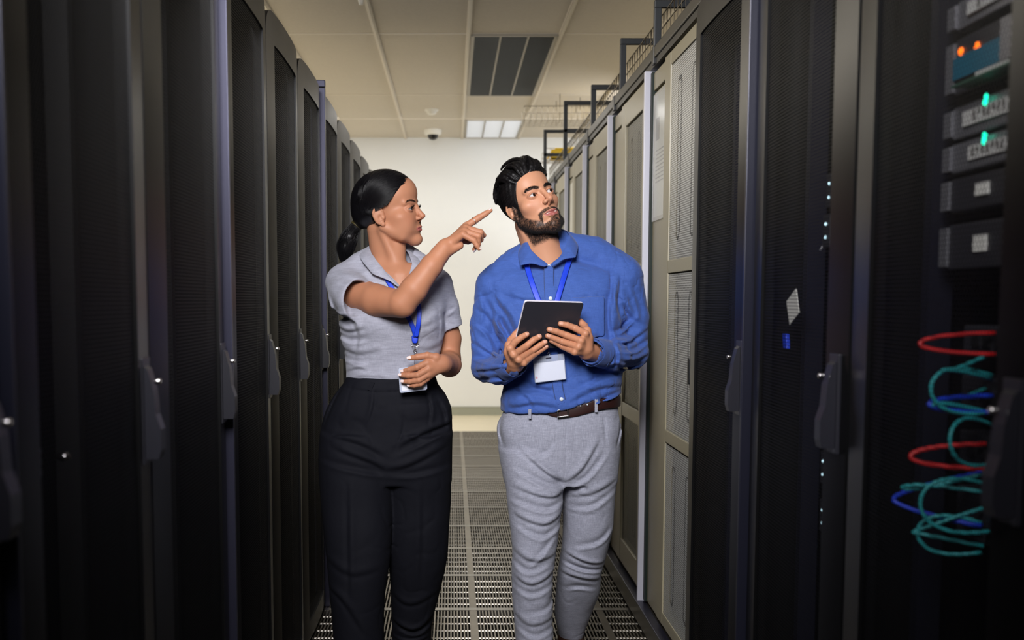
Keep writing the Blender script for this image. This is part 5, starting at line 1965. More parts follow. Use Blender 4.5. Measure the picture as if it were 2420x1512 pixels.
# ---- shoes
for (c_, dy, tz) in ((P(1265, 1640, 3.05), 0.0, 0.0), (np.array([P(1349, 1520, 3.37)[0], 3.38, 0.10]), 0.0, 0.55)):
    S_ = Sculpt()
    x_ = c_[0]
    if tz == 0:
        S_.chain([(x_, 3.10, 0.050), (x_ - 0.004, 3.02, 0.046), (x_ - 0.010, 2.91, 0.034), (x_ - 0.012, 2.86, 0.028)], [0.042, 0.044, 0.040, 0.030], k_in=0.03)
        S_.rc((x_, 3.06, 0.06), (x_, 3.06, 0.10), 0.045, 0.048, k=0.02)
        S_.fn(lambda p: (0.004 - p[:, 2]).astype(F32), c_, 1.0, k=0.004, mode='max')
        lo_, hi_ = (x_ - 0.08, 2.80, -0.01), (x_ + 0.08, 3.18, 0.17)
    else:
        S_.chain([(x_, 3.40, 0.155), (x_ - 0.003, 3.34, 0.10), (x_ - 0.008, 3.25, 0.040), (x_ - 0.010, 3.20, 0.030)], [0.042, 0.042, 0.036, 0.028], k_in=0.03)
        S_.rc((x_, 3.37, 0.14), (x_, 3.37, 0.19), 0.042, 0.044, k=0.02)
        S_.fn(lambda p: (0.004 - p[:, 2]).astype(F32), c_, 1.0, k=0.004, mode='max')
        lo_, hi_ = (x_ - 0.08, 3.13, -0.01), (x_ + 0.08, 3.48, 0.25)
    v, f = surface(S_, lo_, hi_, 0.004)
    link('shoe', np_mesh('shoe', v, f, M['shoe']), man)


# ---- fingernails
def nail(tip, prev, r, normal, m_, parent, long=1.0):
    tip, prev = np.asarray(tip), np.asarray(prev)
    d = tip - prev; d /= np.linalg.norm(d)
    n = normal - d * (normal @ d); n /= np.linalg.norm(n)
    s = np.cross(d, n)
    rows = []
    for i in range(5):
        u = -1 + 2 * i / 4
        row = []
        for j in range(5):
            v_ = j / 4
            w_ = r * 0.72 * (1 - 0.35 * max(0, v_ - 0.6) / 0.4) * u
            row.append(tip + d * (-r * 0.75 + v_ * r * 1.45 * long) + s * w_ + n * (math.sqrt(max((r * 1.03) ** 2 - w_ * w_, 0)) - r * 0.10 * v_ ** 2 - (r * 0.35 * max(0, v_ - 0.55) if long < 1.2 else r * 0.1 * v_)))
        rows.append(row)
    return ribbon(rows, 'fingernail', m_, parent, 0.0006, sub=0)


for fl, nv in (([[(1233, 796.5), (1245.4, 789.8)], [(1262, 802.5), (1274.5, 795.3)], [(1277.3, 814.7), (1288, 808.3)], [(1280.4, 826), (1291, 819)]], np.array([-0.2, -0.95, 0.25])),
               ([[(1341, 768), (1324.5, 765)], [(1314.5, 783), (1298, 778.6)], [(1309.5, 799), (1294.3, 793.6)], [(1314, 810.3), (1303, 805.2)]], np.array([0.15, -0.95, 0.30]))):
    for (a_, b_), r_ in zip(fl, (.0078, .0080, .0076, .0068)):
        nail(P(b_[0], b_[1], taby(*b_) - r_), P(a_[0], a_[1], taby(*a_) - r_ - 0.004), r_, nv, M['nail'], man)

# ---- tablet held in both hands
tl, tr_, bl = P(1237, 712, 2.838), P(1376, 716, 2.838 + 0.054), P(1219, 821, 2.838 + 0.075)
u_, v_ = tr_ - tl, bl - tl
uh = u_ / np.linalg.norm(u_); v_ = v_ - uh * (v_ @ uh) * 0.5; vh = v_ - uh * (v_ @ uh); vh /= np.linalg.norm(vh); nh = np.cross(uh, vh)
if nh[1] < 0:
    nh = -nh                                  # away from the camera: the screen side
ct = (tr_ + bl) / 2 + nh * 0.0045
tab = thing('tablet', 'dark grey tablet held up in both hands of the bearded person', 'tablet', tuple(ct))
hw, hv = np.linalg.norm(u_) / 2, np.linalg.norm(v_) / 2


def rounded_slab(mb_, c, uh, vh, nh, hw, hv, th, rad, mi=0, edge=0.0015):
    out = []
    for (sx_, sy_, a0) in ((1, 1, 0), (-1, 1, 90), (-1, -1, 180), (1, -1, 270)):
        for k in range(6):
            a = R(a0 + 90 * k / 5)
            out.append((sx_ * (hw - rad) + rad * math.cos(a), sy_ * (hv - rad) + rad * math.sin(a)))
    n_ = len(out)
    prof = [(1 - edge / hw, -th), (1.0, -th + edge), (1.0, th - edge), (1 - edge / hw, th)]
    o_ = len(mb_.v)
    for (s_, t_) in prof:
        for (a, b) in out:
            mb_.v.append(tuple(c + uh * a * s_ + vh * b * s_ + nh * t_))
    for i in range(3):
        for k in range(n_):
            k2 = (k + 1) % n_
            mb_.f.append((o_ + i * n_ + k, o_ + i * n_ + k2, o_ + (i + 1) * n_ + k2, o_ + (i + 1) * n_ + k)); mb_.m.append(mi)
    mb_.f.append(tuple(o_ + k for k in reversed(range(n_)))); mb_.m.append(mi)
    mb_.f.append(tuple(o_ + 3 * n_ + k for k in range(n_))); mb_.m.append(mi)


M['tablet'] = mat('tablet_shell', (52, 52, 60), 0.42, metal=0.3)
M['tabrim'] = mat('tablet_rim', (226, 222, 232), 0.4, metal=0.0)
M['screen'] = mat('tablet_screen', (14, 15, 18), 0.08)
z3 = np.zeros(3)
b = MB(); rounded_slab(b, z3 - nh * 0.0036, uh, vh, nh, hw, hv, 0.0012, 0.007, edge=0.0008); b.build('shell', M['tablet'], tab)
b = MB(); rounded_slab(b, z3 + nh * 0.0014, uh, vh, nh, hw * 0.999, hv * 0.999, 0.0038, 0.007, edge=0.0012); b.build('rim', M['tabrim'], tab)
b = MB(); rounded_slab(b, z3 + nh * 0.0046, uh, vh, nh, hw * 0.95, hv * 0.93, 0.0014, 0.004, edge=0.0003); b.build('screen', M['screen'], tab)

# ---- lanyard with a badge in a clear holder
lan = thing('lanyard', 'blue lanyard around the neck of the bearded person with a blank white badge', 'lanyard', (0, 0, 0))
strap(shirtM, [(1236, 600), (1243, 622), (1256, 665), (1276, 720), (1292, 768), (1296, 800)], 0.0185, 'strap', M['lanyard'], lan, lift=0.005)
strap(shirtM, [(1352, 588), (1344, 618), (1330, 665), (1314, 720), (1302, 768), (1298, 800)], 0.0185, 'strap', M['lanyard'], lan, lift=0.005)
ks = on_surface(shirtM, 1297, 812, back=0.006)
b = MB(); b.tube([P(1297, 800, ks[1]), P(1297, 822, ks[1]), P(1297, 838, ks[1] - 0.002)], 0.0016, 8); b.tube([P(1297, 836, ks[1] - 0.002) + np.array([0.004 * math.cos(a), 0, 0.004 * math.sin(a)]) for a in np.linspace(0, 6.28, 13)[:-1]], 0.0010, 6, closed=True)
b.build('hook', M['chrome'], lan, True)
A_, B_, C_ = P(1258, 844, 2.965), P(1333, 835, 2.965), P(1264, 905, 2.975)
uu, vv_ = B_ - A_, C_ - A_
un, vn = np.linalg.norm(uu), np.linalg.norm(vv_)
uh2 = uu / un; vh2 = vv_ / vn; nn2 = np.cross(uh2, vh2); nn2 = nn2 if nn2[1] < 0 else -nn2
cen = A_ + uu / 2 + vv_ / 2
M['holder'] = mat('badge_holder_clear', (216, 224, 240), 0.08, alpha=0.30, spec=0.8)
M['badge'] = mat('badge_white', (232, 234, 244), 0.4)
M['badgered'] = mat('badge_red', (216, 70, 60), 0.5)
b = MB(); rounded_slab(b, cen, uh2, vh2, nn2, un / 2, vn / 2, 0.0016, 0.004, edge=0.0008); b.build('holder', M['holder'], lan)
b = MB(); rounded_slab(b, cen + vh2 * vn * 0.115, uh2, vh2, nn2, un / 2 * 0.95, vn / 2 * 0.73, 0.0006, 0.002, edge=0.0003); cd = b.build('card', M['badge'], lan)
b = MB(); b.obox(cen + nn2 * 0.0007 - uh2 * un * 0.42 + vh2 * vn * 0.30, uh2 * 0.0018, nn2 * 0.0003, vh2 * 0.0030); b.build('red_mark', M['badgered'], cd)
b = MB(); b.obox(cen - vh2 * vn * 0.40 + nn2 * 0.0002, uh2 * 0.008, nn2 * 0.0019, vh2 * 0.0018, bev=0.0006); b.build('slot', M['alu'], lan)
# ================================================================== the woman
YF = 3.12
TW = (np.array([-0.1905, 3.12, 1.5170]), head_basis(74, 5, 6), 1.03, 0.87)
M['skin_woman'] = mat('skin_woman', (190, 130, 96), 0.52, spec=0.3, attr='tint', sss=0.06, bump=[(900, 0.10, 0.0005, (1, 1, 1))])
M['pique'] = mat('grey_pique', (158, 159, 172), 0.9, spec=0.2, sheen=0.15, weave=(520, 0.08), vary=(90, 0.10, (0.35, 0.35, 1.6)), bump=[(30, 0.3, 0.005, (1, 1, 1)), (900, 0.25, 0.0005, (1, 1, 1))])
M['trouserblack'] = mat('black_wool', (15, 16, 24), 0.8, spec=0.2, sheen=0.0, weave=(700, 0.08), bump=[(24, 0.25, 0.005, (1, 1, 1)), (900, 0.15, 0.0004, (1, 1, 1))])
M['nailwhite'] = mat('fingernail_white', (238, 216, 212), 0.25)
M['hair_sleek'] = mat('hair_sleek_black', (13, 12, 15), 0.36, spec=0.45)
M['hairtie'] = mat('hair_tie_olive', (70, 62, 34), 0.5)
SKW = np.array(lin((178, 124, 95)))

# ---- polo shirt
polo = Sculpt()
# sleeves
slR = [P(814, 668, 3.120), P(828, 696, 3.060), P(842, 707, 3.022)]
polo.chain(slR, [0.058, 0.062, 0.0635], k=0.02, k_in=0.02)
dR = (P(952, 716, 2.935) - P(830, 700, 3.10)); dR /= np.linalg.norm(dR)
eR = slR[2] + dR * 0.012
polo.fn(lambda p: (((p - eR.astype(F32)) @ dR.astype(F32)) + 0).astype(F32), eR, 0.2, k=0.004, mode='max')
polo.rc(eR - dR * 0.012, eR + dR * 0.09, 0.0545, 0.058, k=0.003, mode='sub')
slL = [P(1030, 680, 3.14), P(1048, 725, 3.16), P(1059, 772, 3.175)]
polo.chain(slL, [0.052, 0.046, 0.0455], k=0.02, k_in=0.02)
dL = slL[2] - slL[1]; dL /= np.linalg.norm(dL)
eL = slL[2] + dL * 0.0
polo.fn(lambda p: (((p - eL.astype(F32)) @ dL.astype(F32)) + np.where(p[:, 0] > eL[0] - 0.09, 0, -1)).astype(F32), eL, 0.2, k=0.003, mode='max')
polo.rc(eL - dL * 0.015, eL + dL * 0.08, 0.0385, 0.040, k=0.003, mode='sub')
f_, c_, r_ = loft([(622, 850, 990, 3.15, 0.055), (645, 806, 1040, 3.14, 0.080), (680, 812, 1052, 3.13, 0.100), (725, 824, 1054, 3.12, 0.110), (752, 806, 1053, 3.12, 0.112), (775, 801, 1053, 3.12, 0.112), (810, 809, 1046, 3.125, 0.106),
                  (850, 816, 1036, 3.13, 0.098), (890, 818, 1029, 3.13, 0.096), (915, 816, 1030, 3.13, 0.094)], 2.05)
polo.fn(f_, c_, r_, k=0.022)
polo.chain([P(905, 606, 3.165), P(858, 634, 3.155), P(822, 664, 3.13)], [0.050, 0.052, 0.050], k=0.03)
polo.chain([P(945, 606, 3.165), P(985, 634, 3.155), P(1026, 674, 3.14)], [0.050, 0.050, 0.050], k=0.035)
for (x_, dy_) in ((884, 0.0), (985, 0.0)):
    polo.ell(P(x_, 752, 3.055), (0.060, 0.050, 0.056), k=0.045)
polo.fn(lambda p: (P(920, 899, YF)[2] - 0.10 * (p[:, 0] + 0.19) * 0.3 - p[:, 2]).astype(F32), c_, 2.0, k=0.006, mode='max')
# open V at the neck
vA, vB, vC = P(872, 598, 3.05), P(972, 600, 3.05), P(946, 676, 3.02)


def vneck(p):
    x, z = p[:, 0], p[:, 2]
    l = (vC[0] - vA[0]) * (z - vA[2]) - (vC[2] - vA[2]) * (x - vA[0])
    r = (vB[0] - vC[0]) * (z - vC[2]) - (vB[2] - vC[2]) * (x - vC[0])
    nl, nr_ = np.hypot(vC[0] - vA[0], vC[2] - vA[2]), np.hypot(vB[0] - vC[0], vB[2] - vC[2])
    return np.maximum(np.maximum(-l / nl, -r / nr_), p[:, 1] - 3.16).astype(F32)


polo.fn(vneck, vC + [0, 0.05, 0.05], 0.16, k=0.004, mode='sub')
FW = folds([
    ([(845, 745), (860, 790), (850, 850)], 0.004, 0.010, YF), ([(800, 760), (830, 775), (870, 765)], 0.006, 0.010, YF), ([(798, 785), (835, 800), (880, 795)], -0.006, 0.010, YF),
    ([(806, 808), (850, 825), (905, 815)], 0.005, 0.012, YF), ([(812, 840), (850, 850), (890, 845)], -0.004, 0.010, YF), ([(818, 872), (850, 862), (880, 868)], 0.004, 0.008, YF),
    ([(1042, 735), (1000, 760), (960, 765)], 0.003, 0.014, YF), ([(1048, 735), (1053, 760), (1052, 785)], -0.005, 0.008, YF), ([(1046, 800), (1010, 815), (980, 800)], 0.003, 0.012, YF),
    ([(1036, 850), (1000, 838), (970, 842)], -0.003, 0.010, YF), ([(830, 888), (870, 880), (930, 886)], 0.003, 0.008, YF), ([(940, 886), (980, 872), (1026, 880)], 0.003, 0.008, YF),
    ([(788, 690), (798, 725), (800, 760)], -0.005, 0.009, YF), ([(786, 720), (806, 740), (832, 742)], 0.006, 0.008, YF), ([(790, 745), (812, 752), (836, 750)], -0.005, 0.007, YF),
    ([(800, 640), (840, 655), (868, 660)], 0.003, 0.010, YF), ([(1060, 735), (1070, 728), (1080, 722)], -0.004, 0.006, YF), ([(1056, 748), (1068, 740), (1082, 738)], 0.003, 0.006, YF),
    ([(946, 676), (956, 720), (966, 770)], -0.0026, 0.0034, YF), ([(962, 680), (972, 720), (980, 760)], -0.0022, 0.0034, YF),
    ([(1050, 760), (1064, 766), (1082, 762)], -0.0022, 0.0034, YF)], YF)


def polo_post(p, d):
    m = np.abs(d) < 0.03
    if m.any():
        pm = p[m]
        disp = 1.2 * FW(pm) * np.clip((3.14 - pm[:, 1]) / 0.03, 0, 1) + 0.0013 * vnoise(pm * np.array([1, 1, 0.7]), 22, 13) - 0.0016 * creases(pm, 12, 16, 71)
        d = d.copy(); d[m] = d[m] - disp.astype(F32)
    return d


polo.post = polo_post

# ---- trousers
trW = Sculpt()
f_, c_, r_ = loft([(888, 820, 1030, 3.13, 0.098), (905, 812, 1034, 3.13, 0.102), (930, 792, 1052, 3.135, 0.112), (960, 775, 1065, 3.14, 0.122), (1000, 763, 1069, 3.15, 0.132), (1050, 757, 1067, 3.15, 0.136), (1090, 755, 1066, 3.145, 0.130), (1135, 757, 1066, 3.14, 0.112)], 2.4)
trW.fn(f_, c_, r_)
for L_ in ([(1020, 760, 940, 3.13, 0.118), (1080, 755, 932, 3.12, 0.118), (1120, 756, 930, 3.11, 0.114), (1180, 759, 929, 3.10, 0.108), (1250, 765, 927, 3.08, 0.100), (1320, 773, 922, 3.07, 0.096), (1400, 780, 911, 3.07, 0.092), (1460, 786, 908, 3.075, 0.090), (1512, 790, 908, 3.08, 0.090), (1650, 796, 912, 3.09, 0.090)],
           [(1020, 905, 1068, 3.13, 0.118), (1080, 908, 1066, 3.14, 0.118), (1120, 911, 1066, 3.14, 0.114), (1180, 912, 1066, 3.15, 0.108), (1250, 914, 1062, 3.15, 0.100), (1320, 919, 1056, 3.16, 0.094), (1400, 924, 1038, 3.19, 0.088), (1450, 925, 1026, 3.21, 0.084), (1482, 926, 1021, 3.225, 0.082), (1540, 927, 1018, 3.25, 0.082)]):
    f_, c_, r_ = loft(L_, 2.2)
    trW.fn(f_, c_, r_, k=0.014)
cz = P(970, 1484, 3.21)
trW.fn(lambda p: np.where(p[:, 0] > -0.158, 1, 0.0).astype(F32) * 0 + 1.0, (9, 9, 9), 0.1)
FTW = folds([
    ([(918, 1090), (880, 1070), (800, 1040)], 0.008, 0.012, YF), ([(916, 1105), (870, 1095), (770, 1075)], -0.007, 0.011, YF), ([(920, 1090), (970, 1080), (1050, 1040)], 0.007, 0.012, YF),
    ([(922, 1105), (980, 1105), (1060, 1090)], -0.006, 0.011, YF), ([(918, 1060), (860, 1030), (780, 1010)], 0.006, 0.012, YF), ([(935, 1060), (1000, 1030), (1062, 1000)], -0.006, 0.010, YF),
    ([(940, 1040), (1000, 1010), (1066, 990)], 0.006, 0.010, YF), ([(960, 945), (955, 1010), (930, 1065)], -0.004, 0.004, YF), ([(886, 910), (884, 950), (872, 990)], 0.005, 0.007, YF),
    ([(1018, 925), (1024, 960), (1020, 1000)], 0.005, 0.007, YF), ([(815, 905), (790, 950), (765, 1010)], -0.005, 0.004, YF), ([(1040, 930), (1058, 970), (1062, 1010)], 0.005, 0.010, YF),
    ([(840, 1120), (842, 1250), (846, 1400)], 0.006, 0.012, YF), ([(990, 1130), (990, 1250), (985, 1380)], 0.005, 0.012, YF), ([(780, 1290), (840, 1320), (905, 1310)], 0.004, 0.014, YF),
    ([(790, 1360), (830, 1390), (880, 1470)], 0.005, 0.012, YF), ([(930, 1400), (970, 1420), (1030, 1395)], 0.005, 0.012, YF), ([(930, 1450), (980, 1470), (1022, 1440)], 0.007, 0.010, 3.2), ([(940, 1470), (985, 1480), (1020, 1462)], -0.006, 0.008, 3.2),
    ([(926, 1486), (975, 1492), (1020, 1484)], -0.004, 0.004, 3.22), ([(926, 1492), (975, 1498), (1020, 1490)], 0.004, 0.007, 3.22), ([(820, 912), (900, 921), (1032, 914)], -0.004, 0.0036, YF)], YF)


def trW_post(p, d):
    m = np.abs(d) < 0.03
    if m.any():
        pm = p[m]
        disp = 1.15 * FTW(pm) * np.clip((3.14 - pm[:, 1] + np.where((pm[:, 2] < 0.6) & (pm[:, 0] > -0.19), 0.07, 0)) / 0.03, 0, 1) + 0.0014 * vnoise(pm * np.array([1, 1, 0.5]), 18, 23) - 0.0018 * creases(pm, 11, 13, 81)
        d = d.copy(); d[m] = d[m] - disp.astype(F32)
    return d


trW.post = trW_post

# ---- skin: head and neck
headW = sculpt_head(TW, False)
neckW = Sculpt()
nb = to_world((0, -0.030, -0.055), TW)
neckW.rc(nb, P(922, 640, 3.15), 0.046, 0.054)
neckW.rc(to_world((0, 0.010, -0.085), TW), P(938, 640, 3.10), 0.030, 0.026, k=0.03)
neckW.rc(to_world((-0.046, -0.016, -0.055), TW), P(943, 640, 3.092), 0.009, 0.007, k=0.035)
neckW.chain([P(905, 640, 3.12), P(945, 655, 3.085), P(985, 645, 3.11)], [0.034, 0.034, 0.034], k=0.03)
neckW.ell(P(945, 690, 3.10), (0.085, 0.060, 0.070), k=0.03)
neckW.chain([P(890, 640, 3.085), P(935, 650, 3.060)], [0.008, 0.007], k=0.02)
neckW.chain([P(1000, 640, 3.095), P(955, 650, 3.060)], [0.008, 0.007], k=0.02)
Vw, Fw_ = surface(Union(headW, neckW, 0.012), TW[0] - [0.14, 0.16, 0.255], TW[0] + [0.18, 0.16, 0.16], 0.0016, smooth=1)
Lw = to_local(Vw, TW)
Nw = normals(Vw, Fw_)
BROW_UP = 0.0022
tw = skin_tint(Lw, SKW, False)
lm = lip_mask(Lw, 0.0)[:, None]
tw = tw * (1 - lm) + np.array(lin((172, 98, 92))) * lm
bw = brow_mask(Lw, 0.0028)
tw = tw * (1 - 0.75 * bw[:, None]) + 0.012 * 0.75 * bw[:, None]

# ---- raised right arm with the pointing hand, lowered left arm holding the badge
armW = Sculpt()
armW.chain([P(826, 688, 3.11), P(890, 710, 3.015), P(946, 718, 2.945)], [0.050, 0.047, 0.040], k_in=0.015)
armW.chain([P(952, 716, 2.935), P(978, 684, 2.93), P(1020, 628, 2.935), P(1049, 588, 2.945)], [0.0395, 0.0385, 0.0315, 0.0240], k=0.012, k_in=0.012)
armW.ell(P(958, 730, 2.93), (0.020, 0.018, 0.018), k=0.02)
ptg = [[(1102, 534, 2.968, .0112), (1131, 515, 2.972, .0098), (1147.5, 505, 2.972, .0084), (1159.5, 497, 2.972, .0060)],
       [(1101, 540, 2.953, .0112), (1136, 549.5, 2.952, .0098), (1136, 566, 2.962, .0086), (1126, 575, 2.972, .0072)],
       [(1098, 547, 2.939, .0108), (1131, 558, 2.935, .0094), (1130, 577, 2.944, .0082), (1120.5, 589, 2.953, .0062)],
       [(1094, 554, 2.926, .0098), (1120, 568.5, 2.920, .0086), (1127, 580, 2.920, .0074), (1132, 588, 2.921, .0056)]]
pth = [(1082, 566, 2.985, .0135), (1106, 568, 2.992, .0115), (1126, 563, 2.990, .0098), (1143, 556, 2.986, .0080)]
hW1 = hand(ptg, pth, (1055, 582, 2.950, .0235), (1040, 602, 2.945, .0255), 0.0120, extra=[((1062, 590, 2.945), (1086, 580, 2.945), 0.017, 0.012), ((1072, 570, 2.95), (1092, 552, 2.945), 0.016, 0.014)])
arm2 = Sculpt()
arm2.chain([P(1046, 730, 3.165), P(1062, 800, 3.19), P(1060, 852, 3.19)], [0.038, 0.036, 0.037], k_in=0.015)
arm2.chain([P(1060, 852, 3.19), P(1062, 862, 3.10), P(1046, 860, 3.00), P(1043, 859, 2.99)], [0.038, 0.036, 0.027, 0.0255], k=0.015, k_in=0.012)
hold = [[(1010, 857, 2.962, .0108), (985.5, 868, 2.950, .0094), (967.5, 873.5, 2.958, .0082), (951.5, 877, 2.966, .0060)],
        [(1013, 871, 2.960, .0108), (987, 886, 2.948, .0094), (964, 887.5, 2.956, .0082), (946.5, 886.3, 2.964, .0060)],
        [(1012, 884, 2.962, .0104), (990, 898, 2.950, .0090), (968, 901.8, 2.957, .0078), (952, 901.5, 2.965, .0058)],
        [(1008, 895, 2.968, .0094), (993.5, 907, 2.956, .0080), (979, 910.8, 2.960, .0070), (967, 911, 2.966, .0052)]]
hth = [(1030, 845, 2.972, .0130), (1010, 840, 2.966, .0110), (986, 843.5, 2.966, .0096), (968, 846, 2.970, .0070)]
hW2 = hand(hold, hth, (1044, 859, 2.990, .0250), (1050, 861, 3.02, .027), 0.0125, extra=[((1034, 868, 2.985), (1018, 878, 2.975), 0.020, 0.016), ((1034, 856, 2.982), (1016, 858, 2.972), 0.020, 0.014)])
Va, Fa = surface(Union(armW, hW1, 0.012), (-0.36, 2.86, 1.15), (0.13, 3.17, 1.55), 0.0016, smooth=1)
Vb, Fb = surface(Union(arm2, hW2, 0.012), (-0.18, 2.90, 0.94), (0.06, 3.26, 1.25), 0.0016, smooth=1)
VBw, FBw = surface(Shrunk([no_post(polo), no_post(trW)], 0.016), (-0.48, 2.85, 0.05), (0.08, 3.45, 1.38), 0.008, B=12)


def arm_tint(V):
    c = np.tile(SKW * np.array([0.98, 0.95, 0.93]), (len(V), 1))
    return c * (1 + 0.04 * vnoise(V, 60, 9))[:, None]


Vm, Fm, Cm = join([(Vw, Fw_, tw), (Va, Fa, arm_tint(Va)), (Vb, Fb, arm_tint(Vb)), (VBw, FBw, np.tile(SKW, (len(VBw), 1)))])
woman = link('person', np_mesh('person', Vm, Fm, M['skin_woman'], True, Cm))
tag(woman, 'person with a black ponytail and grey polo shirt, pointing with a raised arm', 'person')
v, f = surface(polo, (-0.42, 2.93, 0.95), (0.07, 3.30, 1.42), 0.0026, smooth=2)
po = link('polo_shirt', np_mesh('polo_shirt', v, f, M['pique']), woman); po['label'] = 'short-sleeved heather grey polo shirt'
v, f = surface(trW, (-0.48, 2.90, 0.02), (0.06, 3.46, 1.06), 0.0036, smooth=2)
tw_ = link('trousers', np_mesh('trousers', v, f, M['trouserblack']), woman); tw_['label'] = 'wide black high-waisted trousers'
for s in (-1, 1):
    eyeball(TW, s, (0.05, 1.0, 0.05), woman, [M['eye_white'], M['iris'], M['pupil']])
brows(TW, Vw, Lw, Nw, 0.0027, 520, 31, M['beard'], woman, 0.006)
lashes(TW, woman, M['hair_black'], 0.0066, n=40, ln=0.0085)

# ---- hair pulled back to a low ponytail
capW = Sculpt(TW)
capW.ell(SKC, SKR + [0.011, 0.014, 0.011])
capW.ell((0, -0.075, 0.005), (0.050, 0.040, 0.050), k=0.03)


def hairlineW(p):
    x, y, z = np.abs(p[:, 0]), p[:, 1], p[:, 2]
    ym = np.interp(z, [-0.075, -0.05, -0.03, -0.005, 0.010, 0.022, 0.04, 0.060, 0.078, 0.092, 0.10], [-0.045, -0.038, -0.036, -0.033, -0.012, 0.020, 0.038, 0.054, 0.069, 0.086, 0.2])
    return smax((y - ym - 0.10 * (0.05 - x) * (z < 0.09)).astype(F32) * 0.8, (-0.070 - z).astype(F32), 0.006)


capW.fn(hairlineW, (0, 0, 0), 1.0, k=0.007, mode='max')
knot = np.array([0, -0.108, -0.030])
tailp = [knot + [0, 0.012, 0.006], knot, P(826, 560, 3.145), P(816, 585, 3.15), P(815, 612, 3.155)]
tl_w = [to_world(tailp[0], TW), to_world(tailp[1], TW), tailp[2], tailp[3], tailp[4]]
tailS = Sculpt()
tailS.chain(tl_w, [0.020, 0.013, 0.022, 0.022, 0.008], k_in=0.012)
Vh, Fh = surface(Union(capW, tailS, 0.008), TW[0] - [0.20, 0.16, 0.17], TW[0] + [0.16, 0.16, 0.17], 0.0018, smooth=1)
g_ = np.random.default_rng(9)
sp = []
for _ in range(2600):                          # combed strands over the cap, from the hairline to the knot
    s = g_.choice((-1, 1))
    t0 = g_.uniform(0, 1) ** 1.2
    z0 = 0.095 - 0.10 * t0
    y0 = np.interp(z0, [-0.03, -0.005, 0.010, 0.022, 0.04, 0.060, 0.078, 0.092, 0.10], [-0.038, -0.035, -0.014, 0.018, 0.038, 0.054, 0.069, 0.084, 0.084]) - g_.choice((0.0, 1.0), p=(0.4, 0.6)) * g_.uniform(0, 0.11 if t0 < 0.5 else 0.05)
    x0 = s * (0.072 * math.sqrt(max(1 - ((z0 - 0.04) / 0.085) ** 2, 0.02)) if t0 > 0.25 else g_.uniform(0, 0.055))
    a = np.array([x0, y0, z0]) - SKC
    b_ = knot - SKC + np.array([s * 0.010 + g_.normal(0, 0.006), 0.01, 0.012 + g_.normal(0, 0.006)])
    pts = []
    for k in range(12):
        t = k / 11 * g_.uniform(0.97, 1.0)
        d = a * (1 - t) + b_ * t + np.array([s * 0.05, 0, 0.015]) * math.sin(math.pi * t)
        d = d / np.linalg.norm(d)
        pts.append(SKC + d * (1.0 / np.linalg.norm(d / (SKR + [0.0112, 0.0142, 0.0112]))) + d * (0.0006 + 0.0002 * g_.normal()))
    sp.append(pts)
sp = to_world(np.array(sp).reshape(-1, 3), TW).reshape(len(sp), 12, 3)
v1, f1 = strands(sp, 0.00030, 0.00022)
tw_pts = np.array(tl_w)
sp = []
for _ in range(1500):                          # ponytail
    tt = np.linspace(0.6, 4.0 + g_.uniform(-0.3, 0.12), 12)
    base = np.stack([np.interp(tt, range(5), tw_pts[:, k]) for k in range(3)], 1)
    rad = np.interp(tt, range(5), [0.018, 0.014, 0.026, 0.027, 0.016])
    o_ = g_.normal(0, 1, 3); o_ /= np.linalg.norm(o_)
    sp.append(base + o_ * (rad * g_.uniform(0.75, 1.12))[:, None] + g_.normal(0, 0.0006, (12, 3)))
v2, f2 = strands(np.array(sp), 0.00032, 0.0002)
Vh, Fh, _ = join([(Vh, Fh), (v1, f1), (v2, f2)])
hr = link('hair', np_mesh('hair', Vh, Fh, M['hair_sleek']), woman); hr['label'] = 'sleek black hair tied in a low ponytail'
b = MB()
kd = to_world(knot, TW); ka = tl_w[2] - tl_w[0]; ka /= np.linalg.norm(ka); kt = np.cross(ka, [0, 1.0, 0]); kt /= np.linalg.norm(kt); kw = np.cross(kt, ka)
for dd in (-0.003, 0.002):
    b.tube([kd + ka * dd + (kt * math.cos(a) + kw * math.sin(a)) * 0.0165 for a in np.linspace(0, 2 * math.pi, 25)[:-1]], 0.0030, 8, closed=True)
b.build('hair_tie', M['hairtie'], hr, True)

# ---- polo collar, belt loop, shoes
collar_leaf([P(944, 676, 3.018), P(920, 652, 3.030), P(893, 618, 3.060), P(874, 592, 3.115), P(880, 578, 3.17), P(915, 566, 3.20)],
            [P(940, 678, 3.010), P(922, 664, 3.012), P(880, 648, 3.035), P(846, 606, 3.100), P(850, 588, 3.19), P(912, 588, 3.222)], 'collar', M['pique'], woman)
collar_leaf([P(949, 676, 3.018), P(966, 650, 3.036), P(973, 622, 3.065), P(966, 600, 3.105), P(955, 584, 3.16), P(915, 566, 3.20)],
            [P(954, 676, 3.010), P(974, 668, 3.020), P(1006, 640, 3.055), P(990, 610, 3.115), P(972, 592, 3.18), P(912, 588, 3.222)], 'collar', M['pique'], woman)
p0 = on_surface(trW, 877, 912)
b = MB(); b.obox(p0 + [0, -0.003, 0.0], (0.006, 0, -0.002), (0, 0.0014, 0), (0.005, 0, 0.013), bev=0.001); b.build('belt_loop', M['trouserblack'], tw_)
M['shoeblack'] = mat('shoe_black', (20, 20, 22), 0.35)
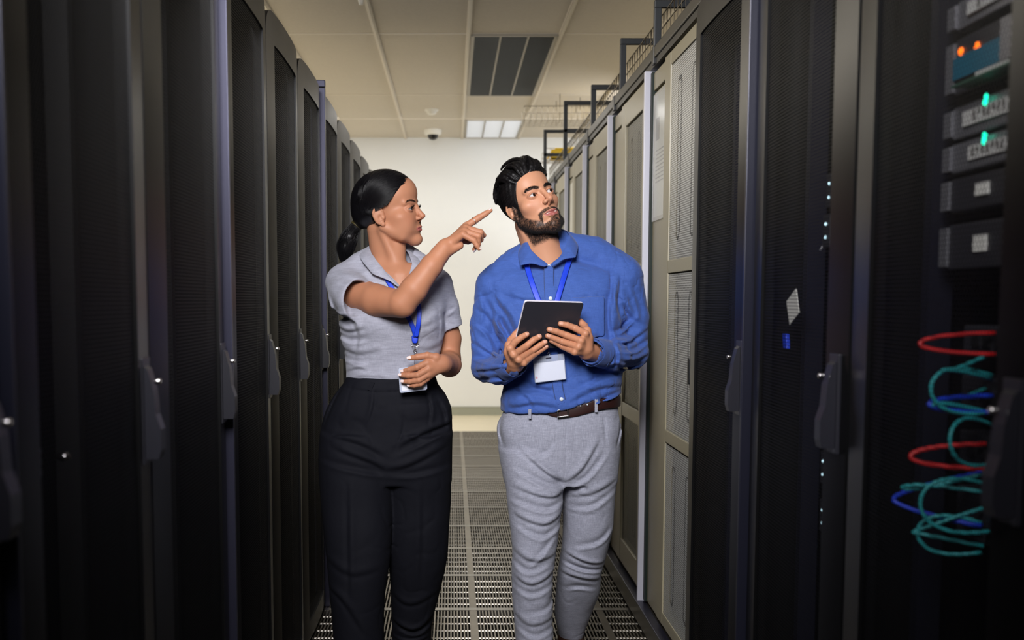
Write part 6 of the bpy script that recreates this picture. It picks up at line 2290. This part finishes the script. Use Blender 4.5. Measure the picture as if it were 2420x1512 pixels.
for (x_, yo) in ((P(850, 1650, 3.09)[0], 3.09), (P(972, 1600, 3.26)[0], 3.27)):
    S_ = Sculpt()
    S_.chain([(x_, yo + 0.05, 0.045), (x_ + 0.002, yo - 0.06, 0.040), (x_ + 0.006, yo - 0.15, 0.028)], [0.038, 0.038, 0.026], k_in=0.03)
    S_.rc((x_, yo + 0.03, 0.05), (x_, yo + 0.02, 0.10), 0.040, 0.042, k=0.02)
    S_.fn(lambda p: (0.004 - p[:, 2]).astype(F32), (x_, yo, 0), 1.0, k=0.004, mode='max')
    v, f = surface(S_, (x_ - 0.08, yo - 0.22, -0.01), (x_ + 0.08, yo + 0.13, 0.17), 0.004)
    link('shoe', np_mesh('shoe', v, f, M['shoeblack']), woman)

# ---- nails and ring
for fl, nv, lg in ((hold + [hth], np.array([-0.25, -0.9, 0.35]), 1.25), ([ptg[0]], np.array([-0.45, -0.35, 0.85]), 1.35), ([ptg[3]], np.array([0.95, -0.3, 0.1]), 1.3), ([ptg[2]], np.array([0.6, -0.5, -0.1]), 1.3)):
    for fg in fl:
        nail(P(*fg[-1][:3]), P(*fg[-2][:3]), fg[-1][3] * 1.04, nv, M['nailwhite'], woman, lg)
b = MB()
c0, c1 = P(*ptg[0][0][:3]), P(*ptg[0][1][:3])
ax = (c1 - c0) / np.linalg.norm(c1 - c0); cc = c0 * 0.36 + c1 * 0.64
kt = np.cross(ax, [0, 1.0, 0]); kt /= np.linalg.norm(kt); kw = np.cross(kt, ax)
b.tube([cc + (kt * math.cos(a) + kw * math.sin(a)) * 0.0108 for a in np.linspace(0, 2 * math.pi, 29)[:-1]], 0.0009, 8, closed=True)
b.lathe([(0, -0.0022), (0.0014, -0.0012), (0.0018, 0)], cc + np.array([0.002, -0.0108, -0.001]), axis='y', seg=8)
tag(b.build('finger_ring', M['chrome'], smooth=True), 'thin silver ring on the pointing index finger', 'ring')

# ---- her lanyard and badge
lan2 = thing('lanyard', 'blue lanyard worn over the grey polo shirt, its badge held in one hand', 'lanyard', (0, 0, 0))
strap(polo, [(906, 648), (917, 664), (932, 690), (950, 722), (968, 755), (979, 782), (982, 796)], 0.0150, 'strap', M['lanyard'], lan2, lift=0.004)
strap(polo, [(976, 660), (985, 700), (991, 735), (989, 765), (983, 796)], 0.0150, 'strap', M['lanyard'], lan2, lift=0.006)
ky = on_surface(polo, 981, 806)[1] - 0.006
rows = [[P(972, 783, ky - 0.002), P(989, 783, ky - 0.002)], [P(972, 798, ky - 0.003), P(989, 798, ky - 0.003)], [P(972.5, 813, ky - 0.003), P(988.5, 813, ky - 0.003)]]
ribbon(rows, 'strap_end', M['lanyard'], lan2, 0.003, sub=0)
b = MB(); b.tube([P(973, 814, ky - .003), P(974, 818, ky - .003), P(981, 820, ky - .003), P(988, 818, ky - .003), P(989, 813, ky - .003)], 0.0012, 8)
b.tube([P(981, 819, ky - .003), P(981, 828, ky - .004)], 0.0026, 10); b.tube([P(981, 830, ky - 0.004) + np.array([0.004 * math.cos(a), 0, 0.0045 * math.sin(a)]) for a in np.linspace(0, 6.28, 15)[:-1]], 0.0011, 8, closed=True)
b.tube([P(980, 834, ky - .004), P(980, 862, 2.985), P(978, 876, 2.985)], 0.0012, 8)
b.build('hook', M['chrome'], lan2, True)
A_, B_, C_ = P(941, 870, 2.980), P(1006, 862, 2.984), P(945, 929, 2.984)
uu, vv_ = B_ - A_, C_ - A_
un, vn = np.linalg.norm(uu), np.linalg.norm(vv_); uh2 = uu / un; vh2 = vv_ / vn; nn2 = np.cross(uh2, vh2); nn2 = nn2 if nn2[1] < 0 else -nn2
cen = A_ + uu / 2 + vv_ / 2
M['holder_frost'] = mat('badge_holder_frosted', (206, 214, 234), 0.2, alpha=0.75)
b = MB(); rounded_slab(b, cen, uh2, vh2, nn2, un / 2, vn / 2, 0.0022, 0.006, edge=0.0012); b.build('holder', M['holder_frost'], lan2)
b = MB(); rounded_slab(b, cen + nn2 * 0.0022, uh2, vh2, nn2, un / 2 * 0.84, vn / 2 * 0.84, 0.0005, 0.003, edge=0.0003); cd = b.build('card', M['badge'], lan2)
b = MB()
g_ = np.random.default_rng(3)
x_ = -0.12
while x_ < 0.20:
    w_ = g_.uniform(0.006, 0.016)
    b.obox(cen + nn2 * 0.0028 + uh2 * un * x_ + vh2 * vn * 0.28, uh2 * un * w_, nn2 * 0.0002, vh2 * 0.0036); x_ += w_ * 2 + g_.uniform(0.006, 0.02)
b.build('barcode', M['ink'], cd)
